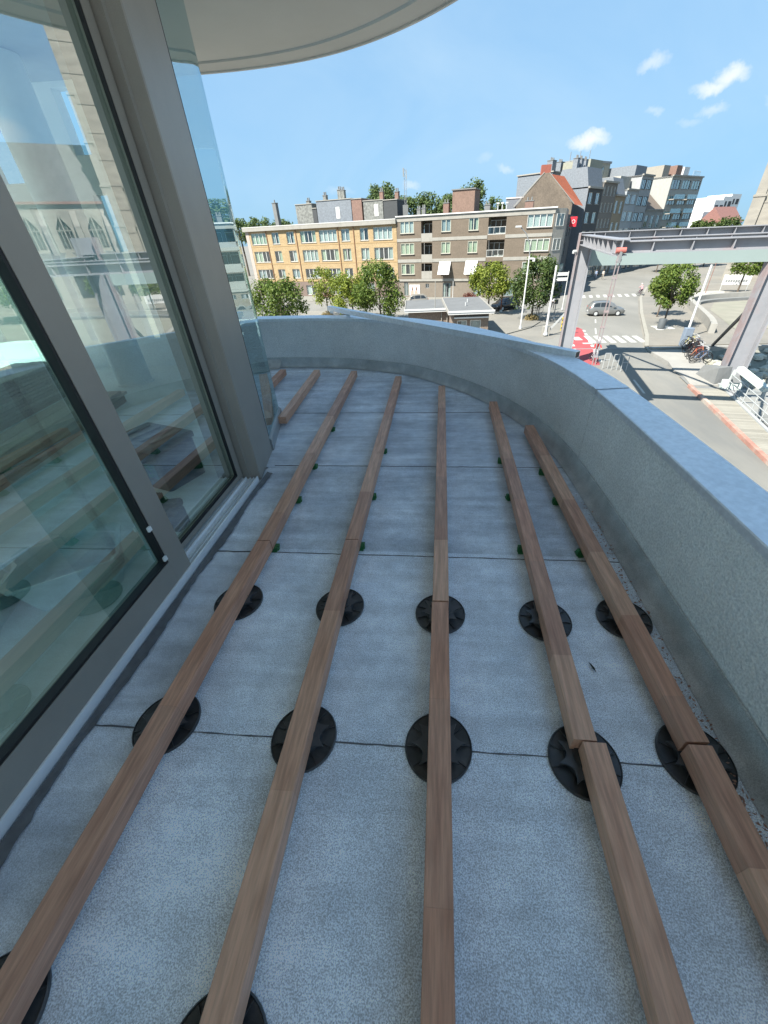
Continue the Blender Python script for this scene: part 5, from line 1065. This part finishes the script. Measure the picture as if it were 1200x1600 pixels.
# ------------------------------------------------------------------ cars
def car(loc, rz, paint, label, L=4.35):
    e = empty('car', loc, label, 'car', rz=rz)
    # stations along x (rear to front): x, bottom, belt z, belt half width, roof z, roof half width
    S = [(-2.17,.42,.80,.74,.86,.66),(-2.10,.30,.95,.83,1.02,.74),(-1.85,.24,1.00,.885,1.40,.66),(-1.55,.22,1.00,.90,1.60,.62),(-.6,.20,.99,.905,1.66,.63),(.25,.20,.97,.905,1.62,.62),(.75,.20,.96,.90,1.40,.64),(1.15,.21,.95,.89,1.06,.70),(1.75,.23,.86,.87,.92,.68),(2.08,.28,.72,.80,.78,.62),(2.18,.36,.60,.70,.64,.55)]
    b = MB(); n = 0
    for x,zb,zt,hw,zr,hr in S:
        half = [(hw*.90,zb),(hw*1.0,zb+.16),(hw*1.01,(zb+zt)/2+.1),(hw*.985,zt),(hr+ (hw-hr)*.10,zr-.05),(hr*.80,zr)]
        ring = half+[(-y,z) for y,z in reversed(half)]; n = len(ring); b.v += [(x,y,z) for y,z in ring]
    for i in range(len(S)-1):
        for k in range(n): b.f.append((i*n+k,(i+1)*n+k,(i+1)*n+(k+1)%n,i*n+(k+1)%n)); b.mi.append(0)
    b.f += [tuple(range(n)), tuple((len(S)-1)*n+k for k in range(n-1,-1,-1))]; b.mi += [0,0]
    b.build('body', paint, e, smooth=True)
    def lerp(x):
        for p,q in zip(S[:-1],S[1:]):
            if p[0] <= x <= q[0]: t = (x-p[0])/(q[0]-p[0]); return [a+(c-a)*t for a,c in zip(p,q)]
    GL = mat('car_glass',(.02,.024,.026),.08,var=.02,spec=.8)
    for s in (-1,1):
        for x0,x1 in ((-1.75,-.95),(-.88,.02),(.09,.80)):
            vs = []
            for x in (x0,(x0+x1)/2,x1):
                _,zb,zt,hw,zr,hr = lerp(x); y0 = hw*.985; y1 = hr+(hw-hr)*.10
                for t in (.12,.86): vs.append((x, s*(y0+(y1-y0)*t+.008), zt+(zr-.05-zt)*t))
            b = MB(); b.add(vs,[(0,2,3,1),(2,4,5,3)]); b.build('side_window', GL, e, fix=False)
        b = MB(); b.bbox(-.14,.14,-.05,.05,0,.12,.02); b.build('mirror', paint, e, loc=(.78,s*.97,1.0))
        b = MB(); b.box(-2.13,-2.0,s*.70-.08,s*.70+.08,.82,1.05); b.build('tail_light', mat('tail_red',(.4,.03,.03),.3), e)
        b = MB(); b.box(1.95,2.12,s*.62-.14,s*.62+.12,.62,.74); b.build('headlight', mat('lamp_clear',(.7,.72,.72),.15), e)
        for x in (-1.32,1.33):
            w2 = MB(); w2.tube([(0,-.11,0),(0,.11,0)],.325,20); o = w2.build('wheel', M_RUB, e, loc=(x,s*.80,.325), smooth=True)
            w3 = MB(); w3.tube([(0,s*.08,0),(0,s*.118,0)],.21,14); w3.build('rim', M_GALV, o, smooth=True)
    def panel(i,j,t0,t1,name):
        p,q = S[i],S[j]; f = lambda t,c: p[c]+(q[c]-p[c])*t
        vs = []
        for t in (t0,t1):
            for s in (-1,1): vs.append((f(t,0)+(-.012 if i < 4 else .012), s*f(t,5)*.84, f(t,4)+.012))
        b = MB(); b.add(vs,[(0,1,3,2)]); b.build(name, GL, e, fix=False)
    panel(1,3,.18,.92,'rear_window'); panel(7,5,.10,.92,'windscreen')
    b = MB(); b.box(-2.195,-2.172,-.26,.26,.52,.63); b.build('number_plate', M_WHITE, e)
    b = MB(); b.box(-2.22,-2.05,-.76,.76,.34,.46); b.build('rear_bumper', M_GREY, e)
    return e
SILV = mat('silver_paint',(.25,.255,.25),.28,.55,var=.03,coat=.4)
car((21.6,57.1,ZS+.006), R(-4), SILV, 'silver grey people carrier driving across the junction')
car((9.9,63.8,ZS+.006), R(215), mat('black_paint',(.012,.013,.015),.2,var=.02,coat=.5), 'black car parked just behind the pavilion')
car((-3.6,70.4,ZS+.006), R(188), mat('champagne_paint',(.28,.26,.22),.3,.3,var=.03,coat=.4), 'pale beige car half hidden by the pavilion roof')
# ------------------------------------------------------------------ bicycles
def bike_meshes(col, nm):
    fm_ = mat('bike_'+nm, col, .4, .2)
    wv = MB(); n = 16
    pts = [(.33*math.cos(2*math.pi*k/n),0,.33*math.sin(2*math.pi*k/n)) for k in range(n+1)]; wv.tube(pts,.022,5,caps=False)
    for k in range(6): t = math.pi*k/6; wv.beam((.32*math.cos(t),0,.32*math.sin(t)),(-.32*math.cos(t),0,-.32*math.sin(t)),.006,.006)
    fr = MB()
    for p,q in (((-.52,0,.33),(-.1,0,.30)),((-.52,0,.33),(-.2,0,.75)),((-.1,0,.30),(-.24,0,.88)),((-.1,0,.30),(.34,0,.78)),((-.2,0,.75),(.32,0,.86)),((.30,0,.95),(.52,0,.33))): fr.tube([p,q],.022,5)
    hb = MB(); hb.tube([(.22,-.28,1.08),(.31,-.15,1.06),(.30,0,1.02),(.31,.15,1.06),(.22,.28,1.08)],.016,5); hb.tube([(.30,0,.92),(.30,0,1.03)],.018,5)
    sd2 = MB(); sd2.add([(-.40,-.08,.90),(-.40,.08,.90),(-.12,.025,.93),(-.12,-.025,.93),(-.38,-.06,.85),(-.38,.06,.85),(-.14,.015,.88),(-.14,-.015,.88)],[(0,1,2,3),(7,6,5,4),(0,3,7,4),(1,5,6,2),(0,4,5,1),(3,2,6,7)])
    return wv.mesh('wheel',M_RUB), fr.mesh('frame',fm_), hb.mesh('handlebar',M_GALV), sd2.mesh('saddle',M_RUB)
BM = [bike_meshes(c,n) for c,n in (((.35,.12,.05),'orange'),((.05,.05,.055),'black'),((.4,.36,.1),'yellow'),((.3,.05,.05),'red'),((.5,.5,.5),'white'),((.05,.1,.2),'blue'))]
def bike(x,y,z,rz,k,label,tilt=0,group='bicycles parked by the bridge'):
    w_,f,h,s = BM[k]; e = empty('bicycle',(x,y,z),label,'bicycle',group,rz); e.rotation_euler.x = tilt
    place('wheel',w_,e,(-.52,0,.33)); place('wheel',w_,e,(.52,0,.33)); place('frame',f,e); place('handlebar',h,e); place('saddle',s,e); return e
rb = random.Random(9)
CN = ['orange','black','yellow','red','white','blue']
ORD = ['first','second','third','fourth','fifth','sixth','seventh','eighth','ninth','tenth','eleventh','twelfth','thirteenth','fourteenth']
for k in range(14):
    t = k/13; c = (2,4,0,1,3,1,0,4,1,3,0,1,5,1)[k]
    bike(22.9-1.9*t+rb.uniform(-.15,.15), 39.0-5.4*t, ZS+.13, R(15)+rb.uniform(-.35,.35), c, '%s bicycle of the parked row from its far end, %s framed' % (ORD[k], CN[c]), rb.uniform(-.16,.16))
bk2 = empty('meter_cabinet',(22.75,39.6,ZS+.12),'blue grey utility cabinet at the far end of the bicycle row','cabinet'); b = MB(); b.bbox(-.35,.35,-.25,.25,0,1.5,.03); b.build('box', mat('cabinet_blue',(.16,.20,.25),.5), bk2); b = MB(); b.box(-.3,.3,-.262,-.251,.1,1.4); b.build('door', mat('cabinet_door',(.19,.23,.28),.5), bk2)
# ------------------------------------------------------------------ people
SKIN = mat('skin',(.42,.26,.19),.6,var=.05); HAIR = mat('hair',(.05,.035,.025),.7)
def person(x,y,z,rz,shirt,trous,label,pose='walk',shoe=(.03,.03,.03),hair=None):
    e = empty('person',(x,y,z),label,'person',rz=rz)
    if pose == 'walk': J_ = dict(pel=(0,0,.95),ab=(0,.01,1.12),ch=(0,.02,1.36),nk=(0,.02,1.50),hd=(0,.04,1.66),ls=(-.19,.02,1.42),le=(-.24,-.06,1.15),lh=(-.23,.06,.92),rs=(.19,.02,1.42),re=(.24,.08,1.15),rh=(.22,.22,.95),lp=(-.10,0,.90),lk=(-.11,.16,.50),lf=(-.11,.10,.08),lt=(-.11,.26,.04),rp=(.10,0,.90),rk=(.11,-.02,.49),rf=(.11,-.24,.10),rt=(.11,-.10,.04))
    else: J_ = dict(pel=(0,-.20,1.0),ab=(0,-.14,1.15),ch=(0,0,1.38),nk=(0,.06,1.50),hd=(0,.12,1.65),ls=(-.19,.02,1.42),le=(-.27,.18,1.22),lh=(-.25,.36,1.10),rs=(.19,.02,1.42),re=(.27,.18,1.22),rh=(.25,.36,1.10),lp=(-.10,-.17,.95),lk=(-.12,.20,.78),lf=(-.12,.08,.40),lt=(-.12,.22,.36),rp=(.10,-.17,.95),rk=(.12,.16,.60),rf=(.12,.02,.22),rt=(.12,.16,.18))
    names = list(J_); idx = {k:i for i,k in enumerate(names)}
    ed = [('pel','ab'),('ab','ch'),('ch','nk'),('nk','hd'),('ch','ls'),('ls','le'),('le','lh'),('ch','rs'),('rs','re'),('re','rh'),('pel','lp'),('lp','lk'),('lk','lf'),('lf','lt'),('pel','rp'),('rp','rk'),('rk','rf'),('rf','rt')]
    rad = dict(pel=(.15,.11),ab=(.145,.105),ch=(.17,.115),nk=(.055,.055),hd=(.085,.105),ls=(.07,.07),le=(.05,.05),lh=(.035,.03),rs=(.07,.07),re=(.05,.05),rh=(.035,.03),lp=(.095,.095),lk=(.065,.065),lf=(.05,.05),lt=(.045,.03),rp=(.095,.095),rk=(.065,.065),rf=(.05,.05),rt=(.045,.03))
    me = bpy.data.meshes.new('sk'); me.from_pydata([J_[n] for n in names],[(idx[a],idx[c]) for a,c in ed],[]); o = bpy.data.objects.new('sk',me); COL.objects.link(o)
    o.modifiers.new('Skin','SKIN'); ss = o.modifiers.new('S','SUBSURF'); ss.levels = 2; ss.render_levels = 2
    sv = me.skin_vertices[0].data
    for n in names: sv[idx[n]].radius = rad[n]; sv[idx[n]].use_root = (n == 'pel')
    dg = bpy.context.evaluated_depsgraph_get(); m2 = bpy.data.meshes.new_from_object(o.evaluated_get(dg)); bpy.data.objects.remove(o)
    m2.name = 'body'; m2.materials.clear()
    for mm in (shirt,trous,SKIN,mat('shoe_%.2f' % shoe[0],shoe,.6)): m2.materials.append(mm)
    hip = J_['pel'][2]+.0
    for p in m2.polygons:
        c = p.center; arm = abs(c.x) > .2 and c.z > .85
        hand = min((Vector(J_[h])-c).length for h in ('lh','rh')) < .12
        foot = min((Vector(J_[h])-c).length for h in ('lt','rt','lf','rf')) < .10
        p.material_index = 2 if (c.z > J_['nk'][2]-.02 or hand) else 3 if foot else 0 if (c.z > hip+.02 or arm) and not (pose != 'walk' and c.y > .05 and abs(c.x) < .18 and c.z < 1.0) else 1
    m2.polygons.foreach_set('use_smooth',[True]*len(m2.polygons)); place('body',m2,e)
    b = MB(); h = Vector(J_['hd']); b.lathe([(.0,.16),(.06,.15),(.10,.09),(.112,.02),(.105,-.04),(.09,-.06)],12,(h.x,h.y-.02,h.z),cap=False); b.build('hair', hair or HAIR, e, smooth=True)
    return e
C_ = lambda n,c: mat('cloth_'+n,c,.9,var=.08)
person(34.2,100.2,ZS+.12,R(160),C_('blue',(.2,.26,.36)),C_('denim',(.06,.08,.12)),'walker in blue shirt on the shaded pavement, left of a pair')
person(35.4,99.4,ZS+.12,R(165),C_('cream',(.42,.40,.36)),C_('beige',(.3,.27,.22)),'walker in cream clothes on the shaded pavement, right of a pair')
person(16.2,62.2,ZS+.11,R(190),C_('white',(.5,.5,.5)),C_('black',(.02,.02,.025)),'person in white top and dark trousers beside the white signpost')
person(13.7,59.6,ZS+.006,R(175),C_('white',(.5,.5,.5)),C_('black',(.02,.02,.025)),'person in white shirt standing at a bicycle under the dark tree')
bike(13.7,60.2,ZS+.006,R(5),1,'black bicycle beside the white shirted person under the dark tree',group=None)
person(32.6,73.4,ZS+.006,R(15),C_('pink',(.45,.25,.26)),C_('plum',(.12,.07,.09)),'cyclist in pink top riding away up the road','ride',hair=mat('pale_hat',(.5,.42,.4),.8)); bike(32.6,73.3,ZS+.006,R(105),1,'dark bicycle under the pink cyclist',group=None)
person(13.25,34.9,ZS+.012,R(185),C_('red',(.5,.03,.03)),C_('grey',(.25,.25,.27)),'cyclist in red top on the red cycle lane','ride',hair=mat('white_helmet',(.6,.6,.6),.4)); bike(13.25,35.0,ZS+.012,R(275),4,'white bicycle under the red topped cyclist',group=None)
bf = empty('lane_barrier',(13.9,32.9,ZS),'pale metal barrier panels beside the red topped cyclist','barrier')
for k in range(3):
    b = MB(); x = -.6+k*.55
    for s in (0,.4): b.tube([(x+s,-.4*k,.0),(x+s,-.4*k,1.2)],.03,5)
    b.tube([(x,-.4*k,1.2),(x+.4,-.4*k,1.2)],.03,5); b.tube([(x,-.4*k,.7),(x+.4,-.4*k,.7)],.03,5); b.build('panel', M_RAILW, bf)
